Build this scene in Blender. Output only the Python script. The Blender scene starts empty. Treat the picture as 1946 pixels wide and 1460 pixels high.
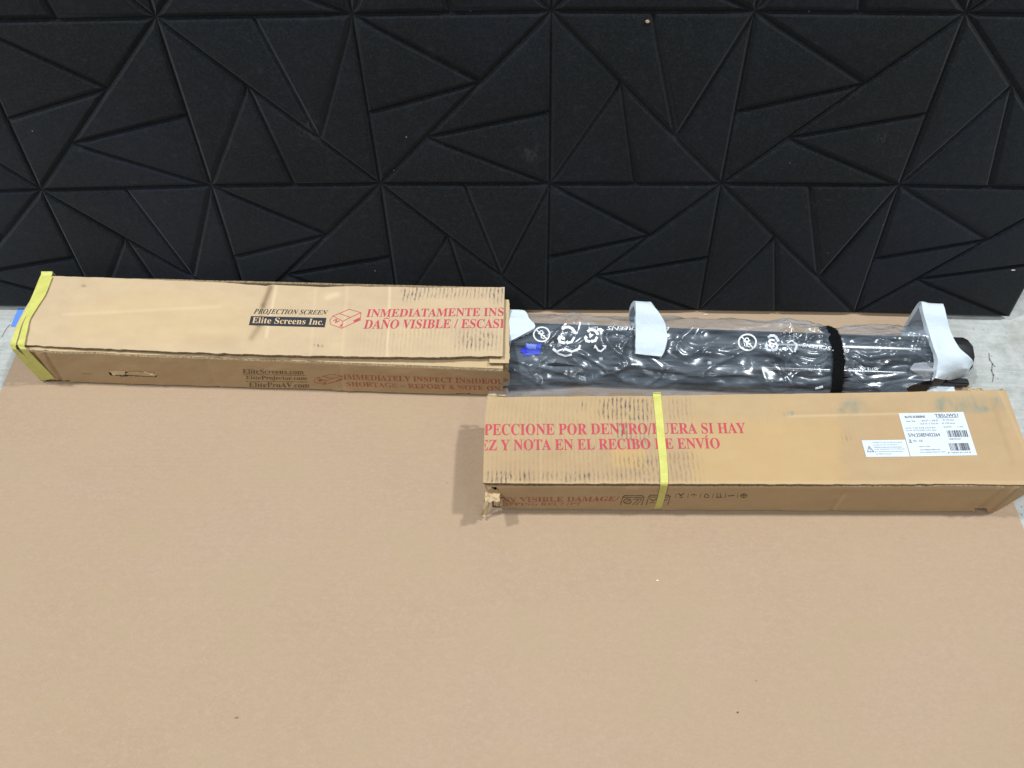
import bpy, bmesh, math, random
import numpy as np
from mathutils import Vector
from mathutils.bvhtree import BVHTree

# ------------------------------------------------------------------ camera, light, exposure
SC = bpy.context.scene
COL = SC.collection
CAM_H = 1.25
PITCH = math.radians(56.7)
F, CX, CY = 1462.0, 973.0, 730.0          # focal length and centre in photograph pixels
cam_d = bpy.data.cameras.new('camera')
cam_d.sensor_fit = 'HORIZONTAL'
cam_d.sensor_width = 36.0
cam_d.lens = 36.0 * F / 1946.0
cam_d.clip_start = 0.02
cam_d.clip_end = 100.0
cam = bpy.data.objects.new('camera', cam_d)
cam.location = (0, 0, CAM_H)
cam.rotation_euler = (math.pi / 2 - PITCH, 0, 0)
COL.objects.link(cam)
SC.camera = cam

world = bpy.data.worlds.new("World")
SC.world = world
world.use_nodes = True
world.node_tree.nodes['Background'].inputs[0].default_value = (0.88, 0.95, 1.0, 1)
world.node_tree.nodes['Background'].inputs[1].default_value = 0.31

def lamp(name, loc, target, power, size, color):
    d = bpy.data.lights.new(name, 'AREA')
    d.shape = 'DISK'
    d.size = size
    d.energy = power
    d.color = color
    o = bpy.data.objects.new(name, d)
    o.location = loc
    o.rotation_euler = (Vector(target) - Vector(loc)).to_track_quat('-Z', 'Y').to_euler()
    COL.objects.link(o)
    return o

lamp('bay_or_fill_light', (3.1, 0.95, 6.0), (0.2, 0.75, 0), 272, 0.36, (0.91, 0.97, 1.0))
lamp('bay_or_fill_light', (-2.5, 0.98, 6.0), (0.2, 0.75, 0), 232, 0.36, (0.91, 0.97, 1.0))
for lx_, ly_, lp_ in ((-2.9, -1.7, 160), (2.6, -2.0, 42)):
    lamp('bay_or_fill_light', (lx_, ly_, 6.0), (0.1, 0.75, 0), lp_, 0.95, (0.91, 0.97, 1.0))  # added wide soft lamps: front fill and more glints on the film

vs = SC.view_settings
vs.view_transform = 'Standard'
vs.look = 'None'
vs.exposure = 0.0
vs.gamma = 1.0
vs.use_curve_mapping = False
SC.cycles.transparent_max_bounces = 24
SC.cycles.max_bounces = 10

# ------------------------------------------------------------------ pixel <-> place
FWD = np.array([0, math.cos(PITCH), -math.sin(PITCH)])
UP = np.array([0, math.sin(PITCH), math.cos(PITCH)])
RIGHT = np.array([1.0, 0, 0])
CAM = np.array([0, 0, CAM_H])

def ray(px, py):
    px, py = np.broadcast_arrays(np.asarray(px, float), np.asarray(py, float))
    return RIGHT * ((px - CX) / F)[..., None] - UP * ((py - CY) / F)[..., None] + FWD

def onz(px, py, z):
    r = ray(px, py)
    return CAM + r * ((np.asarray(z, float) - CAM_H) / r[..., 2])[..., None]

def ony(px, py, Y):
    r = ray(px, py)
    return CAM + r * (np.asarray(Y, float) / r[..., 1])[..., None]

def proj(P):
    d = np.asarray(P) - CAM
    w = d @ FWD
    return CX + F * (d @ RIGHT) / w, CY - F * (d @ UP) / w

# ------------------------------------------------------------------ noise (numpy)
def _h(ix, iy, seed):
    n = (ix.astype(np.int64) * 374761393 + iy.astype(np.int64) * 668265263 + seed * 974634777) & 0x7fffffff
    n = ((n ^ (n >> 13)) * 1274126177) & 0x7fffffff
    n = n ^ (n >> 16)
    return (n & 0xffff) / 65535.0

def vn(x, y, seed=0):
    x = np.asarray(x, float); y = np.asarray(y, float)
    ix = np.floor(x); iy = np.floor(y)
    fx = x - ix; fy = y - iy
    ux = fx * fx * fx * (fx * (fx * 6 - 15) + 10)
    uy = fy * fy * fy * (fy * (fy * 6 - 15) + 10)
    a = _h(ix, iy, seed); b = _h(ix + 1, iy, seed); c = _h(ix, iy + 1, seed); d = _h(ix + 1, iy + 1, seed)
    return (a * (1 - ux) + b * ux) * (1 - uy) + (c * (1 - ux) + d * ux) * uy

def fbm(x, y, seed=0, octv=4):
    s = 0; a = 0.5; t = 0
    for i in range(octv):
        s = s + a * vn(x * 2 ** i, y * 2 ** i, seed + i * 17); t += a; a *= 0.5
    return s / t

def ridge(x, y, seed=0):
    return 1 - np.abs(2 * vn(x, y, seed) - 1)

def sstep(a, b, x):
    t = np.clip((x - a) / (b - a), 0, 1)
    return t * t * (3 - 2 * t)

# ------------------------------------------------------------------ objects
def tag(o, label=None, cat=None, group=None, kind=None):
    if label: o['label'] = label
    if cat: o['category'] = cat
    if group: o['group'] = group
    if kind: o['kind'] = kind
    return o

def thing(name, loc, label, cat, group=None):
    o = bpy.data.objects.new(name, None)
    o.empty_display_size = 0.05
    o.location = loc
    COL.objects.link(o)
    return tag(o, label, cat, group)

def base_of(o):
    p = np.zeros(3)
    while o is not None:
        p = p + np.array(o.location); o = o.parent
    return p

def mk(name, verts, faces, mats, parent=None, loc=None, uv=None, fmat=None, smooth=True, attrs=None):
    """one mesh object from world-space vertices; uv is per vertex or per loop"""
    verts = np.asarray(verts, float)
    off = base_of(parent) if parent is not None else np.zeros(3)
    if loc is not None: off = off + np.array(loc)
    me = bpy.data.meshes.new(name)
    me.from_pydata([tuple(v) for v in (verts - off)], [], [tuple(int(i) for i in f) for f in faces])
    if not isinstance(mats, (list, tuple)): mats = [mats]
    for m in mats: me.materials.append(m)
    if fmat is not None: me.polygons.foreach_set('material_index', np.asarray(fmat, np.int32))
    if uv is not None:
        uv = np.asarray(uv, float)
        l = me.uv_layers.new(name='UVMap')
        if len(uv) == len(verts) and len(uv) != len(me.loops):
            vi = np.zeros(len(me.loops), np.int32); me.loops.foreach_get('vertex_index', vi)
            uv = uv[vi]
        l.data.foreach_set('uv', uv.astype(np.float32).ravel())
    if attrs:
        for k, a in attrs.items():
            ca = me.color_attributes.new(k, 'FLOAT_COLOR', 'POINT')
            ca.data.foreach_set('color', np.asarray(a, np.float32).ravel())
    if smooth:
        me.polygons.foreach_set('use_smooth', np.ones(len(me.polygons), bool))
    me.update()
    o = bpy.data.objects.new(name, me)
    if parent is not None: o.parent = parent
    if loc is not None: o.location = loc
    COL.objects.link(o)
    return o

def autosmooth(o, deg=40):
    me = o.data
    bm = bmesh.new(); bm.from_mesh(me)
    for e in bm.edges:
        if len(e.link_faces) == 2 and e.calc_face_angle(0) > math.radians(deg): e.smooth = False
    bm.to_mesh(me); bm.free()
    return o

# ------------------------------------------------------------------ node helper
class NT:
    def __init__(s, name):
        s.m = bpy.data.materials.new(name); s.m.use_nodes = True
        s.t = s.m.node_tree; s.t.nodes.clear()
        s.out = s.t.nodes.new('ShaderNodeOutputMaterial')
    def n(s, typ, ins=None, **kw):
        nd = s.t.nodes.new('ShaderNode' + typ)
        for k, v in kw.items(): setattr(nd, k, v)
        for k, v in (ins or {}).items(): s.set(nd.inputs[k], v)
        return nd
    def set(s, sock, v):
        if isinstance(v, bpy.types.NodeSocket): s.t.links.new(v, sock)
        elif isinstance(v, bpy.types.Node): s.t.links.new(v.outputs[0], sock)
        else:
            if isinstance(v, tuple) and len(v) == 3 and sock.type == 'RGBA': v = v + (1,)
            sock.default_value = v
    def math(s, op, a, b=0.0, c=0.0, clamp=False):
        nd = s.n('Math', operation=op, use_clamp=clamp)
        s.set(nd.inputs[0], a); s.set(nd.inputs[1], b); s.set(nd.inputs[2], c)
        return nd.outputs[0]
    def mix(s, f, a, b, blend='MIX'):
        nd = s.n('Mix', data_type='RGBA', blend_type=blend)
        s.set(nd.inputs[0], f); s.set(nd.inputs[6], a); s.set(nd.inputs[7], b)
        return nd.outputs[2]
    def noise(s, vec, scale, detail=3, rough=0.55, out=0):
        nd = s.n('TexNoise', {'Scale': scale, 'Detail': detail, 'Roughness': rough})
        if vec is not None: s.set(nd.inputs['Vector'], vec)
        return nd.outputs[out]
    def ramp(s, f, a, b, lo=0.0, hi=1.0):
        nd = s.n('MapRange', {0: f, 1: a, 2: b, 3: lo, 4: hi})
        return nd.outputs[0]
    def scale(s, vec, sc):
        return s.n('Mapping', {'Vector': vec, 'Scale': sc}).outputs[0]
    def bump(s, h, strength, dist, normal=None):
        nd = s.n('Bump', {'Height': h, 'Strength': strength, 'Distance': dist})
        if normal is not None: s.set(nd.inputs['Normal'], normal)
        return nd.outputs[0]
    def pbr(s, color, rough=0.8, normal=None, spec=0.3, **kw):
        p = s.n('BsdfPrincipled')
        s.set(p.inputs['Base Color'], color); s.set(p.inputs['Roughness'], rough)
        p.inputs['Specular IOR Level'].default_value = spec
        if normal is not None: s.set(p.inputs['Normal'], normal)
        for k, v in kw.items(): s.set(p.inputs[k], v)
        return p.outputs[0]
    def done(s, sh):
        s.t.links.new(sh, s.out.inputs['Surface']); return s.m

def mat_plain(name, color, rough=0.6, spec=0.3, nscale=120, var=0.15, bump=0.1):
    t = NT(name)
    co = t.n('TexCoord').outputs['Object']
    n = t.noise(co, nscale, 4)
    c = t.mix(n, tuple(x * (1 - var) for x in color), tuple(x * (1 + var) for x in color))
    return t.done(t.pbr(c, rough, t.bump(n, bump, 0.002), spec))

def mat_cardboard(name, base, stains=True):
    t = NT(name)
    uv = t.n('TexCoord').outputs['UV']
    fine = t.noise(t.scale(uv, (1, 2.2, 1)), 700, 3, 0.7)
    mid = t.noise(uv, 45, 4)
    big = t.noise(uv, 7, 3)
    wx = t.math('SINE', t.math('MULTIPLY', t.math('ADD', t.n('SeparateXYZ', {0: uv}).outputs[0],
                t.math('MULTIPLY', t.noise(t.scale(uv, (4, 18, 1)), 3, 2), 0.004)), 2 * math.pi / 0.0076))
    c = t.mix(t.ramp(fine, .3, .7), tuple(x * .86 for x in base), tuple(min(1, x * 1.12) for x in base))
    c = t.mix(t.ramp(mid, .35, .7, 0, .45), c, tuple(x * y for x, y in zip(base, (.90, .86, .80))))
    c = t.mix(t.ramp(big, .35, .7, 0, .55), c, tuple(x * y for x, y in zip(base, (1.07, 1.03, .92))))
    c = t.mix(t.math('MULTIPLY', t.ramp(wx, .2, 1, 0, .09), t.ramp(t.noise(uv, 14, 3), .42, .62)), c, tuple(x * .75 for x in base))
    # dust specks
    sp = t.noise(uv, 330, 2, .5)
    c = t.mix(t.ramp(sp, .70, .76, 0, .35), c, (.16, .12, .08))
    h = t.math('ADD', t.math('MULTIPLY', wx, .10), t.math('ADD', t.math('MULTIPLY', mid, 1.2), t.math('MULTIPLY', fine, .5)))
    if stains:
        st = t.n('SeparateColor', {0: t.n('Attribute', attribute_name='stain').outputs['Color']})
        st2 = t.n('SeparateColor', {0: t.n('Attribute', attribute_name='stain2').outputs['Color']})
        rough_n = t.noise(t.scale(uv, (1, .28, 1)), 260, 4, .7)
        comb = t.math('MULTIPLY', t.ramp(wx, -.15, .7), t.ramp(rough_n, .36, .62))
        dens = t.math('ADD', t.math('MULTIPLY', comb, .9), t.math('MULTIPLY', t.ramp(rough_n, .5, .75), .45), clamp=True)
        c = t.mix(t.math('MULTIPLY', st2.outputs[0], .8), c, tuple(x * y for x, y in zip(base, (.72, .66, .66))))   # grubby
        c = t.mix(t.math('MULTIPLY', st.outputs[2], .8), c, tuple(x * y for x, y in zip(base, (1.06, .97, .72))))   # bare warm liner
        c = t.mix(t.math('MULTIPLY', st2.outputs[1], .8), c, (.16, .095, .05))                                     # brown crease
        c = t.mix(t.math('MULTIPLY', st2.outputs[2], .7), c, tuple(min(.8, x * 1.3) for x in base))                 # pale crease, painted lit fold edge
        c = t.mix(t.math('MULTIPLY', t.math('MULTIPLY', st.outputs[0], dens), .9), c, (.055, .05, .065))           # black scuffs
        tn = t.ramp(t.noise(t.scale(uv, (1, .35, 1)), 60, 3, .55), .30, .72)
        c = t.mix(t.math('MULTIPLY', t.math('MULTIPLY', st.outputs[1], tn), .85), c, (.155, .225, .195))              # teal rub
    nrm = t.bump(h, .35, .0012)
    return t.done(t.pbr(c, .78, nrm, .22))

def mat_edge(name, base):
    t = NT(name)
    co = t.n('TexCoord').outputs['Object']
    n = t.noise(co, 260, 3, .7)
    c = t.mix(t.ramp(n, .38, .62), tuple(x * .45 for x in base), tuple(x * 1.0 for x in base))
    return t.done(t.pbr(c, .9, t.bump(n, .8, .002), .1))

KRAFT = (.475, .335, .190)
M_BOX = mat_cardboard('box_cardboard', KRAFT)
M_BOXL = mat_cardboard('pale_box_cardboard', (.555, .420, .270))
M_EDGE = mat_edge('cardboard_edge', (.34, .245, .145))
M_LINER = mat_cardboard('inner_liner', (.52, .385, .23), stains=False)

def mat_ink(name, color, wear=.35, scale=420):
    t = NT(name)
    co = t.n('TexCoord').outputs['Object']
    n = t.noise(co, scale, 4, .7)
    n2 = t.noise(co, 60, 3, .6)
    a = t.math('ADD', t.math('MULTIPLY', n, .65), t.math('MULTIPLY', n2, .35))
    sh = t.pbr(t.mix(n2, tuple(x * .85 for x in color), tuple(min(1, x * 1.12) for x in color)), .7, None, .25)
    tr = t.n('BsdfTransparent').outputs[0]
    mx = t.n('MixShader', {0: t.ramp(a, wear - .10, wear + .12, .06, .94), 1: tr, 2: sh})
    return t.done(mx.outputs[0])

M_RED = mat_ink('red_ink', (.52, .065, .095), .34)
M_RED_FAINT = mat_ink('faded_red_ink', (.46, .075, .07), .49)
M_BLACK_INK = mat_ink('black_ink', (.030, .032, .042), .30)
M_BLACK_FAINT = mat_ink('faded_black_ink', (.10, .068, .04), .45)
M_KRAFT_TEXT = mat_plain('reversed_lettering', (.58, .42, .25), .8, .2, 300, .08)
M_LABEL = mat_plain('label_paper', (.60, .645, .70), .5, .35, 500, .04, .03)
M_LABEL_INK = mat_plain('label_ink', (.05, .05, .06), .6, .2, 500, .3)
M_LABEL_GREY = mat_plain('label_grey_ink', (.16, .16, .19), .6, .2, 500, .3)
M_BAG_INK = mat_plain('white_bag_ink', (.78, .80, .82), .5, .3, 300, .06)
M_BAG_INK_WORN = mat_ink('worn_white_bag_ink', (.74, .78, .84), .40, 240)

# ------------------------------------------------------------------ slabs of board
def slab(name, P, mats, parent, thick=.0045, keep=None, uv=None, stain_fn=None, loc=None, inward=None, bvh=False):
    """P: nu x nv x 3 outer surface; makes an inner copy and rims all round"""
    nu, nv = P.shape[:2]
    du = np.gradient(P, axis=0); dv = np.gradient(P, axis=1)
    N = np.cross(du, dv); N /= np.maximum(np.linalg.norm(N, axis=2, keepdims=True), 1e-9)
    if inward is not None and np.sum(N.reshape(-1, 3).mean(0) * np.array(inward)) > 0: N = -N
    Q = P - N * thick
    if keep is None: keep = np.ones((nu - 1, nv - 1), bool)
    V = np.concatenate([P.reshape(-1, 3), Q.reshape(-1, 3)])
    if uv is None:
        L = np.linalg.norm(np.diff(P, axis=0), axis=2).mean(1).cumsum(); L = np.concatenate([[0], L])
        D = np.linalg.norm(np.diff(P, axis=1), axis=2).mean(0).cumsum(); D = np.concatenate([[0], D])
        uv = np.stack(np.meshgrid(L, D, indexing='ij'), -1)
    UV = np.concatenate([uv.reshape(-1, 2)] * 2)
    K = nu * nv
    idx = np.arange(K).reshape(nu, nv)
    a, b, c, d = idx[:-1, :-1][keep], idx[1:, :-1][keep], idx[1:, 1:][keep], idx[:-1, 1:][keep]
    # orientation of outer faces: a,b,c,d has normal du x dv
    flip = np.sum(np.cross(du, dv).reshape(-1, 3).mean(0) * N.reshape(-1, 3).mean(0)) < 0
    outer = np.stack([a, b, c, d], 1); inner = np.stack([d, c, b, a], 1) + K
    if flip: outer, inner = outer[:, ::-1], inner[:, ::-1]
    kp = np.zeros((nu + 1, nv + 1), bool); kp[1:-1, 1:-1] = keep
    rims = []
    ii, jj = np.nonzero(keep)
    for i, j in zip(ii, jj):
        q = [idx[i, j], idx[i + 1, j], idx[i + 1, j + 1], idx[i, j + 1]]
        nb = [kp[i + 1, j], kp[i + 2, j + 1], kp[i + 1, j + 2], kp[i, j + 1]]
        for s in range(4):
            if not nb[s]:
                x, y = q[s], q[(s + 1) % 4]
                rims.append((y, x, x + K, y + K) if not flip else (x, y, y + K, x + K))
    faces = [tuple(f) for f in outer] + [tuple(f) for f in inner] + rims
    fm = [0] * (len(outer) + len(inner)) + [1] * len(rims)
    attrs = None
    if stain_fn is not None:
        px, py = proj(V)
        s1, s2 = stain_fn(px, py)
        attrs = {'stain': s1, 'stain2': s2}
    else:
        z = np.zeros((len(V), 4)); attrs = {'stain': z, 'stain2': z}
    o = mk(name, V, faces, mats, parent, loc, UV, fm, attrs=attrs)
    autosmooth(o, 50)
    if bvh:
        return o, BVHTree.FromPolygons([Vector(v) for v in P.reshape(-1, 3)], [tuple(int(i) for i in f) for f in outer])
    return o

def bilin(c00, c10, c11, c01, nu, nv):
    u = np.linspace(0, 1, nu)[:, None, None]; v = np.linspace(0, 1, nv)[None, :, None]
    return (c00 * (1 - u) * (1 - v) + c10 * u * (1 - v) + c11 * u * v + c01 * (1 - u) * v)

def interp_pts(pts, xs):
    pts = np.array(pts, float)
    return np.interp(xs, pts[:, 0], pts[:, 1])

# ------------------------------------------------------------------ writing and marks laid on a surface
def mb(s, sty='bold'):
    A, a, d = {'bold': (0x1D400, 0x1D41A, 0x1D7CE), 'bi': (0x1D468, 0x1D482, 0x1D7CE)}[sty]
    o = ''
    for ch in s:
        if 'A' <= ch <= 'Z': o += chr(A + ord(ch) - 65)
        elif 'a' <= ch <= 'z': o += chr(a + ord(ch) - 97)
        elif '0' <= ch <= '9': o += chr(d + ord(ch) - 48)
        else: o += ch
    return o

def text_raw(body, bold=0.0, space=1.0, wordspace=1.0, shear=0.0):
    c = bpy.data.curves.new('t', 'FONT')
    c.body = body; c.resolution_u = 3; c.fill_mode = 'FRONT'; c.offset = bold
    c.space_character = space; c.space_word = wordspace; c.shear = shear
    o = bpy.data.objects.new('t', c)
    COL.objects.link(o)
    dg = bpy.context.evaluated_depsgraph_get()
    me = bpy.data.meshes.new_from_object(o.evaluated_get(dg))
    V = np.array([v.co[:2] for v in me.vertices]).reshape(-1, 2)
    Fc = [tuple(p.vertices) for p in me.polygons]
    bpy.data.objects.remove(o); bpy.data.curves.remove(c); bpy.data.meshes.remove(me)
    return V, Fc

def stroke(pts, w, closed=False):
    """flat ribbon along a 2-D polyline"""
    p = np.array(pts, float)
    if closed: p = np.vstack([p, p[:1]])
    V = []; Fc = []
    for a, b in zip(p[:-1], p[1:]):
        d = b - a; l = np.hypot(*d)
        if l < 1e-9: continue
        d = d / l; n = np.array([-d[1], d[0]]) * w / 2; e = d * w * .35
        k = len(V)
        V += [a - e - n, b + e - n, b + e + n, a - e + n]; Fc.append((k, k + 1, k + 2, k + 3))
    return np.array(V).reshape(-1, 2), Fc

def arc(cx, cy, rx, ry, a0=0, a1=360, n=20):
    t = np.radians(np.linspace(a0, a1, n))
    return np.stack([cx + rx * np.cos(t), cy + ry * np.sin(t)], 1)

def join2(parts):
    V = []; Fc = []; k = 0
    for v, f in parts:
        if len(v) == 0: continue
        V.append(v); Fc += [tuple(i + k for i in q) for q in f]; k += len(v)
    return np.vstack(V), Fc

def lay(name, V2, F2, bvh, mat, parent, off=.0005, maxlen=6.0, clip=None):
    """V2 in photograph pixels: drop every vertex along its sight line onto the surface and lift it off a little"""
    bm = bmesh.new()
    vs_ = [bm.verts.new((x, y, 0)) for x, y in V2]
    for f in F2:
        try: bm.faces.new([vs_[i] for i in f])
        except ValueError: pass
    if clip:
        for (co, no) in clip:
            g = bm.verts[:] + bm.edges[:] + bm.faces[:]
            bmesh.ops.bisect_plane(bm, geom=g, plane_co=(co[0], co[1], 0), plane_no=(no[0], no[1], 0), clear_outer=True)
    bmesh.ops.triangulate(bm, faces=bm.faces[:])
    for _ in range(4):
        es = [e for e in bm.edges if e.calc_length() > maxlen]
        if not es: break
        bmesh.ops.subdivide_edges(bm, edges=es, cuts=1)
        bmesh.ops.triangulate(bm, faces=[f for f in bm.faces if len(f.verts) > 3])
    pts = []; okv = {}
    for v in bm.verts:
        r = Vector(ray(v.co.x, v.co.y)).normalized()
        h = bvh.ray_cast(Vector(CAM), r)
        if h[0] is None: okv[v] = None; continue
        n = h[1] if h[1].dot(r) < 0 else -h[1]
        okv[v] = len(pts); pts.append(h[0] + n * off)
    faces = []
    for f in bm.faces:
        ids = [okv[v] for v in f.verts]
        if None in ids: continue
        a, b, c = (pts[i] for i in ids[:3])
        if max((a - b).length, (b - c).length, (a - c).length) > .05: continue
        if (b - a).cross(c - a).dot(Vector(CAM) - a) < 0: ids = ids[::-1]
        faces.append(ids)
    bm.free()
    if not faces: return None
    return mk(name, [tuple(p) for p in pts], faces, mat, parent, smooth=False)

def write(body, quad, bvh, mat, parent, name='printed_text', accents=(), clip=None, bold=0.0, flip=False, off=.0005, space=1.0, shear=0.0, maxlen=6.0):
    """quad: TL, TR, BR, BL of the inked cap-height box in photograph pixels"""
    V, Fc = text_raw(body, bold, space, 1.0, shear)
    lo, hi = V.min(0), V.max(0)
    parts = [(V, Fc)]
    for (pre, ch, kind) in accents:              # a tilde or an acute over one letter
        a = text_raw(body[:pre + 1], bold, space)[0].max(0)[0]
        V1 = text_raw(body[pre], bold, space)[0]
        w = V1[:, 0].max() - V1[:, 0].min()
        x0 = a - w; H = hi[1]
        if kind == 'tilde':
            parts.append(stroke([(x0 + .2 * w, H + .06), (x0 + .38 * w, H + .13), (x0 + .62 * w, H + .07), (x0 + .8 * w, H + .14)], .055))
        else:
            parts.append(stroke([(x0 + .38 * w, H + .05), (x0 + .75 * w, H + .17)], .075))
    V, Fc = join2(parts)
    n = (V - lo) / np.maximum(hi - lo, 1e-6)
    if flip: n = 1 - n
    q = np.array(quad, float)
    u = n[:, :1]; v = n[:, 1:]
    W = (q[3] * (1 - u) + q[2] * u) * (1 - v) + (q[0] * (1 - u) + q[1] * u) * v
    return lay(name, W, Fc, bvh, mat, parent, off, maxlen, clip)

def quadline(x0, y0, x1, y1, h, lean=0.0):
    """cap box whose base line runs (x0,y0)-(x1,y1), height h px, leaning by lean px at the top"""
    return [(x0 + lean, y0 - h), (x1 + lean, y1 - h), (x1, y1), (x0, y0)]

# ================================================================== SETTING: concrete floor
def mat_concrete():
    t = NT('concrete')
    co = t.n('TexCoord').outputs['Object']
    a = t.noise(co, 3.5, 5, .6); b = t.noise(co, 38, 5, .7); c3 = t.noise(co, 420, 3, .7)
    st = t.noise(t.scale(co, (5, 40, 1)), 3.0, 5, .65)
    c = t.mix(t.ramp(a, .3, .7), (.34, .34, .315), (.49, .495, .475))
    c = t.mix(t.ramp(b, .40, .70, 0, .75), c, (.26, .275, .25))
    c = t.mix(t.ramp(st, .42, .72, 0, .55), c, (.55, .56, .56))
    c = t.mix(t.ramp(c3, .60, .75, 0, .5), c, (.27, .26, .24))
    stn = t.noise(co, 7.0, 5, .7)
    c = t.mix(t.ramp(stn, .56, .66, 0, .45), c, (.27, .255, .215))
    sp = t.n('TexVoronoi', {'Vector': co, 'Scale': 60.0, 'Randomness': 1.0})
    c = t.mix(t.ramp(sp.outputs['Distance'], .05, .12, .75, 0), c, (.12, .12, .11))
    h = t.math('ADD', t.math('MULTIPLY', b, 1.0), t.math('MULTIPLY', st, 1.0))
    return t.done(t.pbr(c, .82, t.bump(h, .5, .003), .25))

def plane_sheet(name, x0, x1, y0, y1, z, nx, ny, mat, kind):
    X, Y = np.meshgrid(np.linspace(x0, x1, nx), np.linspace(y0, y1, ny), indexing='ij')
    P = np.stack([X, Y, np.full_like(X, z)], -1).reshape(-1, 3)
    idx = np.arange(nx * ny).reshape(nx, ny)
    fs = np.stack([idx[:-1, :-1], idx[1:, :-1], idx[1:, 1:], idx[:-1, 1:]], -1).reshape(-1, 4)
    return tag(mk(name, P, fs, mat), kind=kind)

plane_sheet('floor', -6, 6, -4, 8, -.0042, 13, 13, mat_concrete(), 'structure')

# ------------------------------------------------------------------ the big cardboard sheet
def mat_sheet():
    t = NT('sheet_cardboard')
    co = t.n('TexCoord').outputs['Object']
    fine = t.noise(co, 430, 4, .75); mid = t.noise(t.scale(co, (1, 1.8, 1)), 60, 4, .6)
    big = t.noise(co, 2.2, 4, .55); band = t.noise(t.scale(co, (.6, 26, 1)), 3.0, 3, .5)
    base = (.408, .288, .195)
    c = t.mix(t.ramp(fine, .3, .7), tuple(x * .84 for x in base), tuple(x * 1.14 for x in base))
    c = t.mix(t.ramp(mid, .35, .7, 0, .65), c, tuple(x * y for x, y in zip(base, (.88, .86, .83))))
    c = t.mix(t.ramp(big, .35, .68, 0, .6), c, tuple(x * y for x, y in zip(base, (1.04, 1.05, 1.12))))
    pulp = t.noise(t.scale(co, (1, 1.5, 1)), 150, 4, .7)
    c = t.mix(t.ramp(pulp, .36, .64, 0, .5), c, tuple(x * y for x, y in zip(base, (.86, .84, .81))))
    c = t.mix(t.ramp(band, .40, .65, 0, .12), c, tuple(x * y for x, y in zip(base, (.92, .89, .86))))
    warm = t.noise(t.scale(co, (1, 1.3, 1)), 5.5, 3, .6)
    c = t.mix(t.ramp(warm, .40, .64, 0, .5), c, tuple(x * y for x, y in zip(base, (.96, .985, .90))))
    scu = t.noise(t.scale(co, (2, 14, 1)), 4.0, 5, .7)
    c = t.mix(t.ramp(scu, .60, .78, 0, .30), c, tuple(x * y for x, y in zip(base, (.84, .82, .80))))
    fib = t.noise(t.scale(co, (150, 900, 1)), 1.0, 2, .5)
    c = t.mix(t.ramp(fib, .66, .75, 0, .35), c, (.33, .21, .14))
    vo = t.n('TexVoronoi', {'Vector': co, 'Scale': 26.0, 'Randomness': 1.0})
    pick = t.math('GREATER_THAN', t.n('SeparateColor', {0: vo.outputs['Color']}).outputs[0], .84)
    c = t.mix(t.math('MULTIPLY', t.ramp(vo.outputs['Distance'], .02, .045, .6, 0), pick), c, (.13, .085, .06))
    wx = t.math('SINE', t.math('MULTIPLY', t.n('SeparateXYZ', {0: co}).outputs[1], 2 * math.pi / .0085))
    dent = t.noise(co, 16, 3, .6)
    h = t.math('ADD', t.math('ADD', t.math('MULTIPLY', mid, 1.0), t.math('MULTIPLY', dent, 3.0)), t.math('ADD', t.math('MULTIPLY', fine, .5), t.math('MULTIPLY', wx, .10)))
    return t.done(t.pbr(c, .74, t.bump(h, .38, .0016), .25))

sL0, sL1 = onz(67, 585, 0), onz(-330, 1560, 0)
sR0, sR1 = onz(1788, 592, 0), onz(2175, 1600, 0)
sL1[1] = sR1[1] = -.25
lx = lambda a, b, Y: a + (b - a) * (1.03 - Y) / (1.03 + .25)
sxl0, sxl1 = onz(29.6, 674.7, 0)[0], onz(2.5, 740, 0)[0]
sxr0, sxr1 = onz(1829, 700, 0)[0], onz(1934, 975, 0)[0]
yb0, yb1 = onz(29.6, 674.7, 0)[1], onz(2.5, 740, 0)[1]
yc0, yc1 = onz(1829, 700, 0)[1], onz(1934, 975, 0)[1]
xl = lambda Y: sxl0 + (Y - yb0) / (yb1 - yb0) * (sxl1 - sxl0)
xr = lambda Y: sxr0 + (Y - yc0) / (yc1 - yc0) * (sxr1 - sxr0)
nu, nv = 120, 90
U = np.linspace(0, 1, nu)[:, None]; Yv = np.linspace(-.25, 1.02, nv)[None, :]
XL, XR = xl(Yv), xr(Yv)
Xs = XL + (XR - XL) * U + 0 * Yv
Ys = Yv + 0 * U
Zs = (vn(Xs * 3, Ys * 3, 5) - .5) * .0012 * np.clip((1 - np.abs(U - .5) * 2) * 6, 0, 1)
o = slab('cardboard_sheet', np.stack([Xs, Ys, Zs], -1), [mat_sheet(), M_EDGE], None, .0038, loc=(0, .4, -.004))
tag(o, 'huge flat brown cardboard sheet spread over the concrete floor under the cut boxes', 'cardboard sheet')

# ================================================================== black acoustic panels
LEAN = math.radians(14.6)
BASE_PX = [(-700, 577), (0, 582.5), (192, 584.5), (478, 587), (759, 589), (1040, 590), (1327, 590.5), (1622, 594.5), (1905, 602), (2300, 614)]
_b = np.array([onz(x, y, 0.0) for x, y in BASE_PX])
ybase = lambda X: np.interp(X, _b[:, 0], _b[:, 1])
TL_ = math.tan(LEAN)

def on_panel(px, py):
    """point of the leaning panel face: (x along the floor, t up the face)"""
    r = ray(px, py); s = 1.0
    for _ in range(40):
        P = CAM + r * s
        s += (ybase(P[0]) + P[2] * TL_ - P[1]) / (r[1] - r[2] * TL_)
    P = CAM + r * s
    return np.array([P[0], P[2] / math.cos(LEAN)])

def panel_pt(x, t, out=0.0):
    return np.array([x, ybase(x) + t * math.sin(LEAN) - out * math.cos(LEAN), t * math.cos(LEAN) + out * math.sin(LEAN)])

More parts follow.
